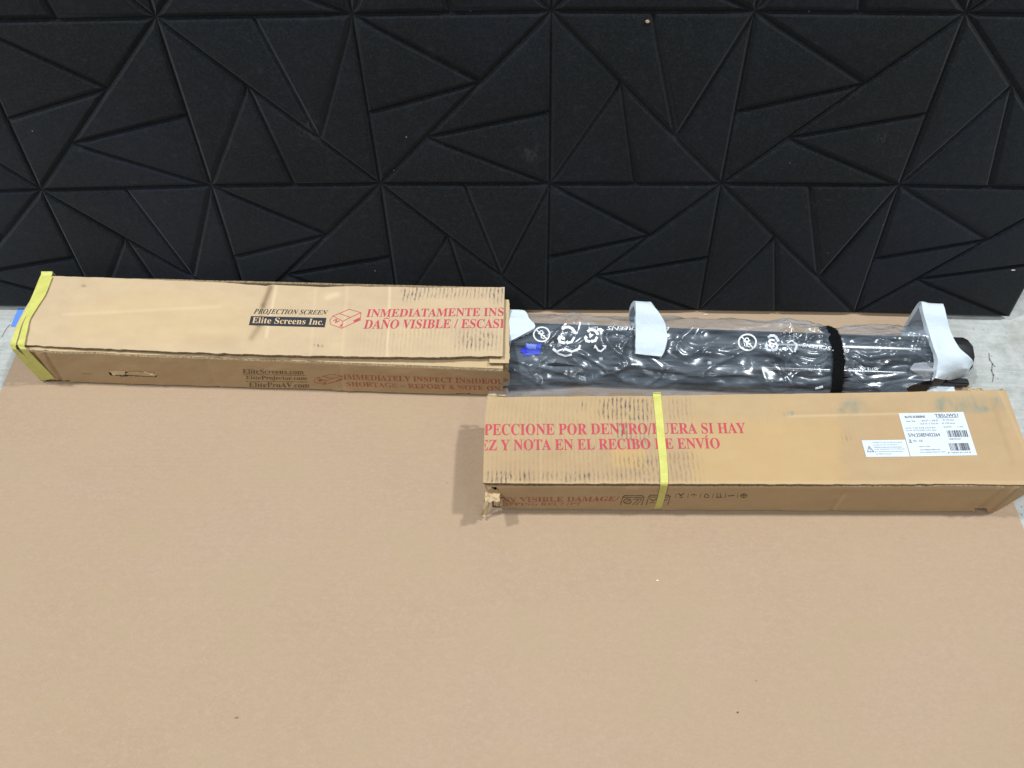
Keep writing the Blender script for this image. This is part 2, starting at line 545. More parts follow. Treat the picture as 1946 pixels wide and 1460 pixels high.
N1 = {'a': (298, 31), 'b': (670, 24.6), 'c': (1048, 18.5), 'd': (1433.5, 19), 'e': (1833, 23)}
N2 = {'z': (79.5, 358), 'b': (402.5, 349.6), 'c': (723, 346), 'd': (1045, 346), 'e': (1370, 346), 'f': (1707, 349)}
N3 = {'z': (192, 584.5), 'b': (478, 587), 'c': (759, 589), 'd': (1040, 590), 'e': (1327, 590.5), 'f': (1622, 594.5), 'g': (1915, 602)}
row1 = [on_panel(*N1[k]) for k in 'abcde']; row2 = [on_panel(*N2[k]) for k in 'zbcdef']; row3 = [on_panel(*N3[k]) for k in 'zbcdefg']
for r_ in row3: r_[1] = 0.004
S = row2[2][0] - row2[1][0]
row2.append(2 * row2[-1] - row2[-2])
row1 = [2 * row1[0] - row1[1]] + row1; row1.append(2 * row1[-1] - row1[-2])
row0 = [a + (a - b) for a, b in zip(row1, row2)]
GRID = [row0, row1, row2, row3]          # each seven nodes: columns z b c d e f g
NC = 6

fracP, fracQ = .375, .700
def cell_segs(TLc, TRc, BLc, BRc, typ):
    """each cell: a diagonal, and two lines from each of two points on it"""
    L = lambda a, b, f: a + (b - a) * f
    if typ == 'A':
        P, Q = L(TRc, BLc, fracP), L(TRc, BLc, fracQ)
        return [(TRc, BLc), (P, TLc), (P, L(TLc, BLc, .545)), (Q, BRc), (Q, L(TRc, BRc, .545))]
    P, Q = L(TLc, BRc, fracP), L(TLc, BRc, fracQ)
    return [(TLc, BRc), (P, BLc), (P, L(BLc, BRc, .495)), (Q, TRc), (Q, L(TLc, TRc, .495))]

def split(polys, a, b):
    a = np.array(a); b = np.array(b); m = (a + b) / 2
    n = np.array([-(b - a)[1], (b - a)[0]]); n /= np.hypot(*n)
    for k, p in enumerate(polys):
        q = np.roll(p, -1, 0)
        cr = (q - p)[:, 0] * (m - p)[:, 1] - (q - p)[:, 1] * (m - p)[:, 0]
        if np.all(cr > -1e-7):
            one, two = clip_half(p, a, n), clip_half(p, a, -n)
            polys[k:k + 1] = [x for x in (one, two) if len(x) >= 3]
            return
def clip_half(p, a, n):
    d = (p - a) @ n
    out = []
    for i in range(len(p)):
        j = (i + 1) % len(p)
        if d[i] >= -1e-9: out.append(p[i])
        if (d[i] > 1e-9) != (d[j] > 1e-9) and abs(d[i]) > 1e-9 and abs(d[j]) > 1e-9:
            out.append(p[i] + (p[j] - p[i]) * d[i] / (d[i] - d[j]))
    return np.array(out)
def inset(p, w):
    q = p.copy()
    for i in range(len(p)):
        e = p[(i + 1) % len(p)] - p[i]
        n = np.array([-e[1], e[0]]); L = np.hypot(*n)
        if L < 1e-9: continue
        q = clip_half(q, p[i] + n / L * w, n / L)
        if len(q) < 3: return None
    # drop doubled corners
    keep = [q[i] for i in range(len(q)) if np.hypot(*(q[i] - q[i - 1])) > 1e-5]
    return np.array(keep) if len(keep) >= 3 else None

def mat_felt():
    t = NT('black_felt')
    co = t.n('TexCoord').outputs['Object']
    g = t.noise(co, 520, 4, .8); m = t.noise(co, 60, 4, .6); b = t.noise(co, 3.2, 3, .5)
    c = t.mix(t.ramp(g, .35, .68), (.0018, .0025, .0032), (.0122, .0144, .0168))
    c = t.mix(t.ramp(b, .42, .66, 0, .7), c, (.0100, .0118, .0180))
    g2 = t.noise(co, 230, 3, .7)
    c = t.mix(t.ramp(g2, .52, .72, 0, .55), c, (.020, .022, .024))
    c = t.mix(t.ramp(g2, .48, .30, 0, .5), c, (.0022, .0028, .0034))
    c = t.mix(t.ramp(m, .52, .78, 0, .3), c, (.022, .024, .026))
    # lint flecks
    vo = t.n('TexVoronoi', {'Vector': co, 'Scale': 34.0, 'Randomness': 1.0})
    pick = t.math('GREATER_THAN', t.n('SeparateColor', {0: vo.outputs['Color']}).outputs[0], .90)
    c = t.mix(t.math('MULTIPLY', t.ramp(vo.outputs['Distance'], .028, .055, .6, 0), pick), c, (.30, .29, .27))
    # faint rubbed streaks and dusty smudges
    stx = t.noise(t.scale(co, (30, 6, 90)), 1.2, 5, .7)
    c = t.mix(t.ramp(stx, .60, .8, 0, .35), c, (.042, .044, .047))
    stz = t.noise(t.scale(co, (90, 20, 8)), 1.0, 5, .75)
    c = t.mix(t.ramp(stz, .64, .82, 0, .30), c, (.050, .050, .050))
    for (px, py, rad) in ((1671, 259, .022), (490, 123, .020), (820, 95, .018), (1010, 285, .03), (590, 235, .03), (1545, 385, .012)):
        P = panel_pt(*on_panel(px, py))
        d = t.n('VectorMath', {0: co, 1: tuple(P - np.array(PANEL_LOC))}, operation='DISTANCE').outputs['Value']
        k = t.math('MULTIPLY', t.ramp(d, rad * .2, rad, 1, 0), t.ramp(t.noise(t.scale(co, (70, 70, 25)), 1.6, 4, .7), .48, .68))
        c = t.mix(t.math('MULTIPLY', k, .45), c, (.075, .08, .085))
    h = t.math('ADD', t.math('MULTIPLY', g, .6), m)
    return t.done(t.pbr(c, .92, t.bump(h, .45, .0012), .12, **{'Sheen Weight': .10, 'Sheen Roughness': .5}))

PANEL_LOC = panel_pt(.2, 0)
M_FELT = mat_felt()
THICK = .011

def build_panel(name, cols, types, loc, label, push=0.0):
    polys = []
    for r in range(3):
        for c in range(len(cols[0]) - 1):
            A, B, D, C_ = cols[r][c], cols[r][c + 1], cols[r + 1][c], cols[r + 1][c + 1]
            cell = [np.array([D, C_, B, A])]                      # counter-clockwise seen from the front
            for s in cell_segs(A, B, D, C_, types(r, c)): split(cell, *s)
            polys += cell
    V = []; Fc = []
    prof = [(.0008, -.0076), (.0013, -.0071), (.0060, -.0022), (.0078, -.0007), (.0100, 0.0)]
    W = np.array([1.0])
    for p in polys:
        prev = None
        for w, hgt in prof:
            q = inset(p, w)
            if q is None: break
            k = len(V)
            V += [panel_pt(x, t, hgt + THICK + push) for x, t in q]
            ids = list(range(k, k + len(q)))
            if prev is not None and len(prev) == len(ids):
                # match corners by nearest start
                pv = np.array([V[i] for i in prev]); s = int(np.argmin(np.linalg.norm(pv - V[k], axis=1)))
                prev = prev[s:] + prev[:s]
                for i in range(len(ids)):
                    j = (i + 1) % len(ids); Fc.append((prev[i], prev[j], ids[j], ids[i]))
            prev = ids
        if prev: Fc.append(tuple(prev))
    # backing sheet: the groove floor, the edges and the back
    def grid_backing(depth, rev):
        rows = []
        for r in range(4):
            k = len(V)
            cc = [cols[r][c] for c in range(len(cols[0]))]
            V.extend([panel_pt(x, t, depth + push) for x, t in cc])
            rows.append(list(range(k, k + len(cc))))
        for r in range(3):
            for c in range(len(cols[0]) - 1):
                f = (rows[r + 1][c], rows[r + 1][c + 1], rows[r][c + 1], rows[r][c])
                Fc.append(f[::-1] if rev else f)
        return rows
    fr = grid_backing(THICK - .0078, False); bk = grid_backing(.0008, True)
    ring = lambda R: R[0] + [x[-1] for x in R[1:]] + R[-1][::-1][1:] + [x[0] for x in R[::-1]][1:-1]
    a, b = ring(fr), ring(bk)
    for i in range(len(a)):
        j = (i + 1) % len(a); Fc.append((a[i], a[j], b[j], b[i]))
    o = mk(name, V, Fc, M_FELT, None, loc, smooth=True)
    autosmooth(o, 62)
    return tag(o, label, 'wall panel', 'black grooved panels leaning behind the boxes')

build_panel('acoustic_panel', GRID, lambda r, c: 'AB'[(r + c + 1) % 2] if r else 'AB'[(c + 1) % 2],
            tuple(PANEL_LOC), 'wide black felt panel with grooved triangles leaning behind both cut boxes')
shift = np.array([-S, 0.0])
gapx = np.array([.0015, 0.0])
left = []
for r in range(4):
    R0 = GRID[r][0] + gapx
    w = (GRID[r][1] - GRID[r][0])
    left.append([R0 - w * 2, R0 - w, R0])
build_panel('acoustic_panel', left, lambda r, c: 'AB'[(r + c + 1) % 2] if r else 'AB'[(c + 1) % 2],
            tuple(PANEL_LOC), 'sliver of black grooved panel at the left end, beyond the wide dark seam', push=-.0014)

# ================================================================== boxes
def gauss_line(px, py, a, b, w):
    """soft mask along a pixel segment"""
    a = np.array(a, float); b = np.array(b, float); d = b - a; L = d @ d
    t = np.clip(((px - a[0]) * d[0] + (py - a[1]) * d[1]) / L, 0, 1)
    return np.exp(-(((px - a[0] - t * d[0]) ** 2 + (py - a[1] - t * d[1]) ** 2) / (w * w)))

def rect(px, py, x0, x1, y0, y1, sx=6, sy=5, wob=0, seed=3):
    n = (fbm(px / 22, py / 12, seed) - .5) * wob
    return sstep(x0 - sx, x0 + sx, px + n) * (1 - sstep(x1 - sx, x1 + sx, px + n)) * sstep(y0 - sy, y0 + sy, py + n * .6) * (1 - sstep(y1 - sy, y1 + sy, py + n * .6))

def pack(r, g, b):
    return np.stack([np.clip(r, 0, 1), np.clip(g, 0, 1), np.clip(b, 0, 1), np.ones_like(r)], 1)

# ---------------------------------------------------------------- left half of the cut box
ZL = .108
LBASE = onz(500, 745, 0); LBASE[2] = 0
boxL = thing('cardboard_box', tuple(LBASE), 'left half of a cut cardboard box with a handle slot and web addresses', 'box')

topB = [(93, 524.5), (120, 525), (300, 532), (425, 537), (505, 543.5), (518, 541), (610, 546), (660, 544), (800, 546.5), (959, 546)]
topF = [(22, 655), (60, 656.5), (200, 663), (330, 668.5), (480, 673.5), (560, 676), (700, 678), (800, 679), (955, 677)]
def left_edge(v):           # the strap has pulled the end into a curve
    return np.interp(v, [0, .25, .5, .75, 1], [93, 66, 45, 29, 22])

def crease_h(px, py):
    n = fbm(px / 60, py / 30, 9) - .5
    h = (n * .0024)
    h = h - .0022 * gauss_line(px, py, (516, 543), (478, 642), 8) + .0012 * gauss_line(px, py, (530, 543), (496, 650), 8)
    h = h - .0012 * gauss_line(px, py, (741, 545), (735, 676), 4)
    h = h - .0008 * gauss_line(px, py, (545, 545), (530, 676), 5)
    h = h + .0010 * gauss_line(px, py, (640, 640), (600, 676), 12)
    h = h - .0009 * gauss_line(px, py, (120, 598), (420, 583), 9)
    return h

nu, nv = 330, 62
P = np.zeros((nu, nv, 3))
us = np.linspace(0, 1, nu); vv = np.linspace(0, 1, nv)
rag = (fbm(us * 46, us * 0 + 3, 31) - .5)
for j, v in enumerate(vv):
    x0 = left_edge(v); x1 = 959 + (955 - 959) * v
    xs = x0 + (x1 - x0) * us
    yB = interp_pts(topB, xs) + rag * 1.6; yF = interp_pts(topF, xs) + (fbm(us * 60, us * 0 + 9, 33) - .5) * 2.6
    ys = yB + (yF - yB) * v
    hh = crease_h(xs, ys)
    sag = .0022 * np.sin(us * math.pi) * 0
    P[:, j] = onz(xs, ys, ZL + hh + sag)
def stainL(px, py):
    r = rect(px, py, 764, 800, 548, 572, 4, 4, 6, 3) * .9 + rect(px, py, 790, 957, 546, 566, 10, 5, 10, 5) * .62
    r = r + rect(px, py, 870, 945, 632, 664, 16, 8, 14, 7) * .72 + rect(px, py, 700, 955, 590, 672, 60, 20, 20, 9) * .18 + rect(px, py, 930, 957, 546, 580, 6, 6, 6) * .5
    r = r + gauss_line(px, py, (593, 656), (612, 658), 2.0) * 1.5
    teal = rect(px, py, 500, 515, 545, 552, 3, 3, 3) * .2
    warm = rect(px, py, 150, 470, 560, 650, 80, 30, 30, 8) * .35
    grub = fbm(px / 40, py / 18, 77) * .55 + rect(px, py, 350, 460, 635, 662, 20, 8, 12, 4) * .3
    brown = gauss_line(px, py, (514, 546), (500, 582), 5) * .9 + gauss_line(px, py, (496, 615), (478, 642), 6) * .55 + gauss_line(px, py, (500, 580), (492, 618), 4) * .4
    brown = brown + gauss_line(px, py, (157, 543), (161, 544), 2.2) * .8
    pale = gauss_line(px, py, (741, 545), (736, 676), 2.2) * .9 + gauss_line(px, py, (525, 543), (506, 640), 3) * .8 + gauss_line(px, py, (120, 598), (420, 583), 3) * .35 + gauss_line(px, py, (622, 565), (640, 560), 6) * .7
    pale = pale + gauss_line(px, py, (600, 548), (590, 676), 2.5) * .3 + gauss_line(px, py, (660, 548), (650, 676), 2.5) * .3
    return pack(r, teal, warm), pack(grub, brown, pale)
topL, bvhL = slab('top_flap', P, [M_BOXL, M_EDGE], boxL, .0046, stain_fn=stainL, inward=(0, 0, -1), bvh=True)

# front panel: folded edge at the top, crushed lower towards the cut end
FLb, FRb = onz(78, 724, .005), onz(956, 752, .005)
FLt = ony(40, 664, FLb[1] + .001); FLt[2] = min(FLt[2], ZL - .006)
FLt[0] = onz(24, 660, FLt[2])[0] + .004
FRt = ony(956, 705, FRb[1] + .002)
def front_grid(c00, c10, c11, c01, nu, nv, bulge):
    P = bilin(c00, c10, c11, c01, nu, nv)
    return P + bulge(P)
def bulgeL(P):
    d = np.zeros_like(P)
    px, py = proj(P.reshape(-1, 3)); px = px.reshape(P.shape[:2]); py = py.reshape(P.shape[:2])
    h = (fbm(px / 70, py / 30, 41) - .5) * .004
    h += .0022 * gauss_line(px, py, (75, 672), (107, 722), 4) - .0026 * gauss_line(px, py, (86, 672), (118, 724), 3.5)
    h -= .0010 * gauss_line(px, py, (392, 688), (415, 735), 4) + .0012 * gauss_line(px, py, (646, 690), (654, 748), 4)
    h += .0016 * gauss_line(px, py, (640, 745), (665, 745), 8)
    d[..., 1] = -h
    d[..., 2] = (vn(px / 17, 0 * px + 2, 8) - .5) * .0016 * (py < 712)
    return d
nu, nv = 340, 40
PF = front_grid(FLb, FRb, FRt, FLt, nu, nv, bulgeL)
# the free bottom edge bows up a little off the floor in places
fpx, fpy = proj(PF.reshape(-1, 3)); fpx = fpx.reshape(nu, nv); fpy = fpy.reshape(nu, nv)
cxp = (fpx[:-1, :-1] + fpx[1:, 1:]) / 2; cyp = (fpy[:-1, :-1] + fpy[1:, 1:]) / 2
wob = (fbm(cxp / 9, cyp / 5, 12) - .5) * 8
keep = np.ones((nu - 1, nv - 1), bool)
hole = ((cxp > 208 + wob) & (cxp < 299 + wob) & (cyp > 704.5 + (cxp - 205) * .075 + wob * .25) & (cyp < 714 + (cxp - 205) * .035 + wob * .35))
keep &= ~hole
keep &= ~((cxp > 88 + wob * .3) & (cxp < 133 + wob * .2) & (cyp > 721.5 + (cxp - 88) * .05 + wob * .15))
keep &= ~((cxp > 647) & (cxp < 661) & (cyp > 744 + abs(cxp - 654) * .4))
keep &= ~((cxp > 868) & (cxp < 892 + wob) & (cyp > 747.5))
def stainLF(px, py):
    z = px * 0
    grub = fbm(px / 50, py / 20, 57) * .5 + rect(px, py, 560, 955, 690, 750, 80, 12, 10) * .18
    brown = gauss_line(px, py, (86, 672), (118, 724), 2.0) * .45 + gauss_line(px, py, (157, 710), (172, 711), 1.6) * .5
    pale = gauss_line(px, py, (40, 664), (955, 705), 2.6) * .75 + gauss_line(px, py, (646, 690), (654, 748), 2) * .5 + gauss_line(px, py, (392, 688), (415, 735), 1.8) * .3
    return pack(z, z, z), pack(grub, brown, pale)
frontL, bvhLF = slab('front_panel', PF, [M_BOX, M_EDGE], boxL, .0046, keep=keep, stain_fn=stainLF, inward=(0, 1, 0), bvh=True)
# a second ply just behind the handle, so the torn slot has a bottom
B0, B1 = ony(190, 699, FLb[1] + .012), ony(318, 725, FLb[1] + .012)
PH = bilin(np.array([B0[0], B0[1], B1[2]]), np.array([B1[0], B0[1], B1[2]]), np.array([B1[0], B0[1], B0[2]]), np.array([B0[0], B0[1], B0[2]]), 30, 10)
slab('inner_ply', PH, [M_LINER, M_EDGE], boxL, .003, inward=(0, 1, 0))

# folded inner flap seen between the top flap and the front fold, and the ply that sticks out at the cut end
iF0, iF1 = FLt + np.array([.01, .004, -.001]), FRt + np.array([0, .0045, .0004])
iB0 = iF0 + np.array([0, .03, -.002]); iB1 = onz(957, 660, .0985)
PI_ = bilin(iF0, iF1, iB1, iB0, 160, 14)
k = np.linspace(0, 1, 14)[None, :]
PI_[..., 2] += .003 * np.sin(k * math.pi) * np.linspace(0, 1, 160)[:, None]
slab('inner_flap', PI_, [M_LINER, M_EDGE], boxL, .004, inward=(0, 0, -1), stain_fn=lambda x, y: (pack(x * 0, x * 0, x * 0), pack(x * 0, x * 0, x * 0)))
c = [onz(930, 569, .0985), onz(967, 570, .0985), onz(968, 690, .0985), onz(930, 690, .0985)]
PJ = bilin(c[3], c[2], c[1], c[0], 26, 60)
jx = (fbm(np.linspace(0, 9, 60), np.zeros(60), 61) - .5) * .006
PJ[-1, :, 0] += jx; PJ[-2, :, 0] += jx * .6
PJ[..., 2] += (fbm(PJ[..., 0] * 60, PJ[..., 1] * 40, 4) - .5) * .003
slab('inner_ply', PJ, [M_LINER, M_EDGE], boxL, .0042, inward=(0, 0, -1))
c = [ony(935, 752, FRb[1] + .0065), ony(964, 750, FRb[1] + .0065), ony(969, 690, FRb[1] + .02), ony(935, 690, FRb[1] + .02)]
for q in c[:2]: q[2] = max(q[2], .001)
PJ = bilin(c[0], c[1], c[2], c[3], 20, 40)
jx = (fbm(np.linspace(0, 7, 40), np.zeros(40), 63) - .5) * .008
PJ[-1, :, 0] += jx; PJ[-2, :, 0] += jx * .5
PJ[..., 1] += (fbm(PJ[..., 0] * 50, PJ[..., 2] * 60, 14) - .5) * .005
slab('inner_ply', PJ, [M_LINER, M_EDGE], boxL, .0042, inward=(0, 1, 0))

# back, left end and bottom
TBL, TBR = onz(93, 524.5, ZL - .005), onz(959, 546, ZL - .005)
def wall4(name, a, b, zt0, zt1, inward, parent, n=60):
    c00 = np.array([a[0], a[1], .001]); c10 = np.array([b[0], b[1], .001]); c11 = np.array([b[0], b[1], zt1]); c01 = np.array([a[0], a[1], zt0])
    P = bilin(c00, c10, c11, c01, n, 16)
    nrm = np.array(inward, float)
    P += nrm * ((fbm(P[..., 0] * 12 + P[..., 1] * 9, P[..., 2] * 20, 5)[..., None] - .5) * .002)
    return slab(name, P, [M_BOXL, M_EDGE], parent, .0044, inward=inward)
wall4('back_panel', TBL, TBR, ZL - .006, ZL - .006, (0, -1, 0), boxL)
wall4('end_flap', FLb + np.array([-.004, .005, 0]), TBL + np.array([-.001, -.006, 0]), ZL - .007, ZL - .007, (1, 0, 0), boxL)
PB = bilin(FLb + np.array([.006, .006, .0025]), FRb + np.array([-.004, .006, .0025]), np.array([TBR[0], TBR[1] - .006, .0035]), np.array([TBL[0], TBL[1] - .006, .0035]), 20, 8)
slab('bottom_panel', PB, [M_BOXL, M_EDGE], boxL, .003, inward=(0, 0, 1))

# torn paper over the handle slot
rnd = random.Random(7)
def torn_scrap(name, quad, bvh, parent, lift, seed, mat=None, n=16):
    q = np.array(quad, float)
    V = []; 
    for i in range(n):
        for j in range(7):
            u, v = i / (n - 1), j / 6
            w = q[0] * (1 - u) * (1 - v) + q[1] * u * (1 - v) + q[2] * u * v + q[3] * (1 - u) * v
            e = (fbm(np.array([u * 6.]), np.array([v * 3.]), seed)[0] - .5)
            w = w + np.array([e * 5, e * 3 * v])
            r = Vector(ray(*w)).normalized(); h = bvh.ray_cast(Vector(CAM), r)
            p = h[0] if h[0] is not None else Vector(ony(w[0], w[1], FLb[1]))
            V.append(np.array(p) - np.array(r) * (.001 + lift * v * (.6 + e)))
    idx = np.arange(n * 7).reshape(n, 7)
    fs = np.stack([idx[:-1, :-1], idx[1:, :-1], idx[1:, 1:], idx[:-1, 1:]], -1).reshape(-1, 4)
    return mk(name, V, fs, mat or M_LINER, parent, uv=np.array([[v[0], v[2]] for v in V]))
solidL = BVHTree.FromPolygons([Vector(v) for v in PF.reshape(-1, 3)], [(int(a), int(a + nv), int(a + nv + 1), int(a + 1)) for i in range(nu - 1) for a in range(i * nv, i * nv + nv - 1)])
torn_scrap('handle_tear', [(207, 704), (238, 705), (236, 714), (213, 712)], solidL, boxL, .004, 5)
torn_scrap('handle_tear', [(236, 712), (296, 716), (292, 708), (244, 707)], solidL, boxL, .002, 6)
torn_scrap('handle_tear', [(272, 705), (300, 712), (296, 715), (276, 709)], solidL, boxL, .005, 8)

# printing on the top flap
write(mb('PROJECTION SCREEN', 'bi'), [(484, 587), (624, 590), (621, 599.5), (481, 598)], bvhL, M_BLACK_INK, boxL)
blk = np.array([(477, 601), (620.5, 604.5), (617, 622.5), (473, 618.5)])
lay('printed_block', blk, [(0, 1, 2, 3)], bvhL, M_BLACK_INK, boxL, .0004, 3)
write(mb('Elite Screens Inc.'), [(481, 603.5), (617, 607), (614, 618.6), (478.5, 615)], bvhL, M_KRAFT_TEXT, boxL, off=.0012, maxlen=3)
CUT = [((958.2, 546), (1, .03))]
write(mb('INMEDIATAMENTE INS'), [(699, 588), (957.5, 585), (957, 601), (695, 603)], bvhL, M_RED, boxL, clip=CUT)
write(mb('DANO VISIBLE / ESCASE'), [(695, 608), (965, 606.4), (964, 623.8), (690, 625.5)], bvhL, M_RED, boxL, accents=[(2, 'N', 'tilde')], clip=CUT)
def carton_icon(dx, dy, sx, sy, w):
    T = lambda pts: [(dx + x * sx, dy + y * sy) for x, y in pts]
    return join2([stroke(T([(0, .55), (.10, .35), (.30, .22), (.62, 0), (1, .18), (.98, .55), (.38, .98), (.02, .78), (0, .55)]), w),
                  stroke(T([(.30, .22), (.66, .42), (1, .18)]), w), stroke(T([(.10, .35), (.42, .62), (.38, .98)]), w), stroke(T([(.42, .62), (.66, .42)]), w),
                  stroke(T([(.12, .58), (.22, .52), (.18, .68), (.30, .60)]), w * 1.5), stroke(T([(.33, .88), (.39, .78)]), w * 2),
                  (np.array(T([(.74, .60), (.95, .42), (.97, .54), (.80, .68)])), [(0, 1, 2, 3)])])
V2, F2 = carton_icon(627, 588, 59, 37, 1.1)
lay('printed_symbol', V2, F2, bvhL, M_RED, boxL)
# printing on the front panel
y = 697
for s, x0, x1, yy, dy in (('EliteScreens.com', 461, 577, 710.6, 1.4), ('EliteProjector.com', 467, 583, 723.4, 1.4), ('EliteProAV.com', 473, 588, 736, 1.4)):
    write(mb(s), [(x0, yy - 9.5), (x1, yy - 9.5 + dy), (x1, yy + dy - .5), (x0, yy - .5)], solidL, M_BLACK_FAINT, boxL)
for a, b in (((462, 711.9), (580, 713.3)), ((467, 724.6), (585, 726))):
    V2, F2 = stroke([a, b], .8); lay('printed_rule', V2, F2, solidL, M_BLACK_FAINT, boxL)
V2, F2 = carton_icon(597, 711, 54, 20, 1.1); lay('printed_symbol', V2, F2, solidL, M_RED_FAINT, boxL)
CUT2 = [((954.5, 720), (1, 0))]
write(mb('IMMEDIATELY INSPECT INSIDE/OU'), [(652, 711), (957, 720.3), (958, 730.3), (653, 721.5)], solidL, M_RED_FAINT, boxL, clip=CUT2, bold=.004)
write(mb('SHORTAGE – REPORT & NOTE ON'), [(657, 725), (950, 734.2), (952, 742.7), (659, 734)], solidL, M_RED_FAINT, boxL, clip=CUT2, bold=.004)

# ---------------------------------------------------------------- right half of the cut box
ZR = .108
RBASE = onz(1400, 940, 0); RBASE[2] = 0
boxR = thing('cardboard_box', tuple(RBASE), 'right half of a cut cardboard box with white stickers on top', 'box')
tB = [(920, 757), (928, 754), (940, 755), (1100, 753.5), (1250, 752.5), (1400, 750), (1620, 747), (1700, 745.5), (1850, 742.5), (1912, 742), (1925, 742)]
tF = [(916, 918), (1000, 919), (1200, 919.5), (1400, 920), (1620, 920.8), (1700, 920.5), (1800, 919.6), (1900, 921), (2000, 922)]
def r_edge(v): return np.interp(v, [0, .5, 1], [1912, 1944, 1979])
def l_edge(v): return np.interp(v, [0, .2, .6, 1], [927, 922, 919.5, 918])
def hR(px, py):
    h = (fbm(px / 70, py / 35, 19) - .5) * .0018
    h += .0011 * gauss_line(px, py, (1500, 791), (1720, 786), 5) - .0010 * gauss_line(px, py, (1885, 755), (1915, 840), 8)
    h -= .0006 * gauss_line(px, py, (1040, 757), (1030, 917), 4)
    h += .0012 * gauss_line(px, py, (1000, 919), (1010, 913), 4)
    return h
nu, nv = 360, 76
P = np.zeros((nu, nv, 3)); us = np.linspace(0, 1, nu); vv = np.linspace(0, 1, nv)
rb = (fbm(us * 50, us * 0 + 1, 71) - .5) * 1.4; rf = (fbm(us * 60, us * 0 + 5, 73) - .5) * 1.8
for j, v in enumerate(vv):
    xs = l_edge(v) + (r_edge(v) - l_edge(v)) * us
    yB = interp_pts(tB, xs) + rb; yF = interp_pts(tF, xs) + rf
    ys = yB + (yF - yB) * v
    hh = hR(xs, ys)
    P[:, j] = onz(xs, ys, ZR + hh)
def stainR(px, py):
    r = rect(px, py, 1137, 1236, 757, 797, 8, 4, 8, 3) * .75 + rect(px, py, 1165, 1205, 757, 795, 8, 6, 6, 3) * .9
    r = r + rect(px, py, 1172, 1200, 803, 836, 6, 5, 6, 5) * 1.0 + rect(px, py, 1200, 1236, 803, 850, 8, 8, 6, 5) * .40
    r = r + rect(px, py, 925, 1180, 897, 916, 10, 5, 10, 7) * (.35 + .65 * sstep(.4, .6, vn(px / 14, px * 0, 9)))
    r = r + rect(px, py, 1180, 1330, 868, 917, 20, 10, 10, 9) * .38 + rect(px, py, 1268, 1312, 757, 800, 10, 6, 6, 3) * .34
    r = r + rect(px, py, 1105, 1112, 762, 782, 3, 4, 2) * .7 + rect(px, py, 1205, 1245, 868, 885, 10, 6, 10) * .35
    r = r + rect(px, py, 930, 1250, 760, 916, 40, 20, 20, 9) * .15 + rect(px, py, 1000, 1008, 908, 917, 2, 3, 2) * 1.0
    r = r + gauss_line(px, py, (1604, 835), (1612, 833), 6) * .4 + rect(px, py, 1265, 1320, 860, 872, 8, 4, 8) * .4
    t_ = rect(px, py, 1600, 1644, 763, 786, 12, 8, 22, 3) + rect(px, py, 1780, 1880, 754, 780, 18, 8, 30, 4) + rect(px, py, 1886, 1910, 754, 778, 5, 5, 6, 4) + rect(px, py, 1488, 1508, 782, 791, 3, 2, 4, 4) * .8
    t_ = t_ * (.35 + 1.1 * sstep(.35, .62, fbm(px / 13, py / 20, 55)))
    t_ = t_ + rect(px, py, 1690, 1890, 752, 775, 40, 8, 10) * .15 + rect(px, py, 1205, 1230, 868, 884, 6, 5, 5) * .3
    warm = rect(px, py, 1163, 1228, 853, 887, 6, 5, 12, 6) * .9 + rect(px, py, 1310, 1600, 800, 915, 12, 12, 26, 8) * .5 + rect(px, py, 1080, 1180, 780, 800, 30, 8, 10) * .2
    grub = fbm(px / 46, py / 24, 87) * .35 + rect(px, py, 925, 1310, 840, 920, 40, 20, 20, 4) * .35 + rect(px, py, 1590, 1960, 760, 920, 14, 20, 20, 6) * .22
    brown = gauss_line(px, py, (1885, 760), (1925, 880), 5) * .14
    pale = gauss_line(px, py, (1500, 791), (1725, 786), 2.0) * .8 + gauss_line(px, py, (1030, 757), (1028, 917), 2) * .3 + rect(px, py, 925, 1990, 914, 920, 20, 2, 4) * .35 + gauss_line(px, py, (1900, 745), (1960, 880), 3) * .3
    return pack(r, t_, warm), pack(grub, brown, pale)
topR, bvhR = slab('top_flap', P, [M_BOX, M_EDGE], boxR, .0046, stain_fn=stainR, inward=(0, 0, -1), bvh=True)

RFL, RFR = onz(931, 967.5, .005), onz(1893, 972.5, .005)
RTL = ony(921, 923.5, RFL[1]); RTR = ony(1973, 925, RFR[1])
def bulgeR(P):
    d = np.zeros_like(P)
    px, py = proj(P.reshape(-1, 3)); px = px.reshape(P.shape[:2]); py = py.reshape(P.shape[:2])
    h = (fbm(px / 90, py / 40, 91) - .5) * .003
    h += .0030 * gauss_line(px, py, (1906, 925), (1854, 971), 4) - .0026 * gauss_line(px, py, (1918, 925), (1866, 971), 4) + .0028 * gauss_line(px, py, (1937, 923), (1880, 971), 3)
    h -= .0018 * gauss_line(px, py, (1604, 938), (1580, 972), 5)
    d[..., 1] = -h
    d[..., 2] = (vn(px / 23, 0 * px + 2, 28) - .5) * .0012
    return d
nu, nv = 380, 34
PR = front_grid(RFL, RFR, RTR, RTL, nu, nv, bulgeR)
PR[..., 2] = np.maximum(PR[..., 2], .0008)
fpx, fpy = proj(PR.reshape(-1, 3)); fpx = fpx.reshape(nu, nv); fpy = fpy.reshape(nu, nv)
cxp = (fpx[:-1, :-1] + fpx[1:, 1:]) / 2; cyp = (fpy[:-1, :-1] + fpy[1:, 1:]) / 2
wob = (fbm(cxp / 9, cyp / 6, 22) - .5) * 10
keep = ~((cxp < 944 + wob + (cyp - 925) * .25) & (cyp > 926))
keep &= ~((cxp > 1853 + wob * .3) & (cxp < 1876 + wob * .3) & (cyp > 966.5 - (cxp - 1853) * .02))
keep &= ~((cxp > 1238) & (cxp < 1258) & (cyp > 968))
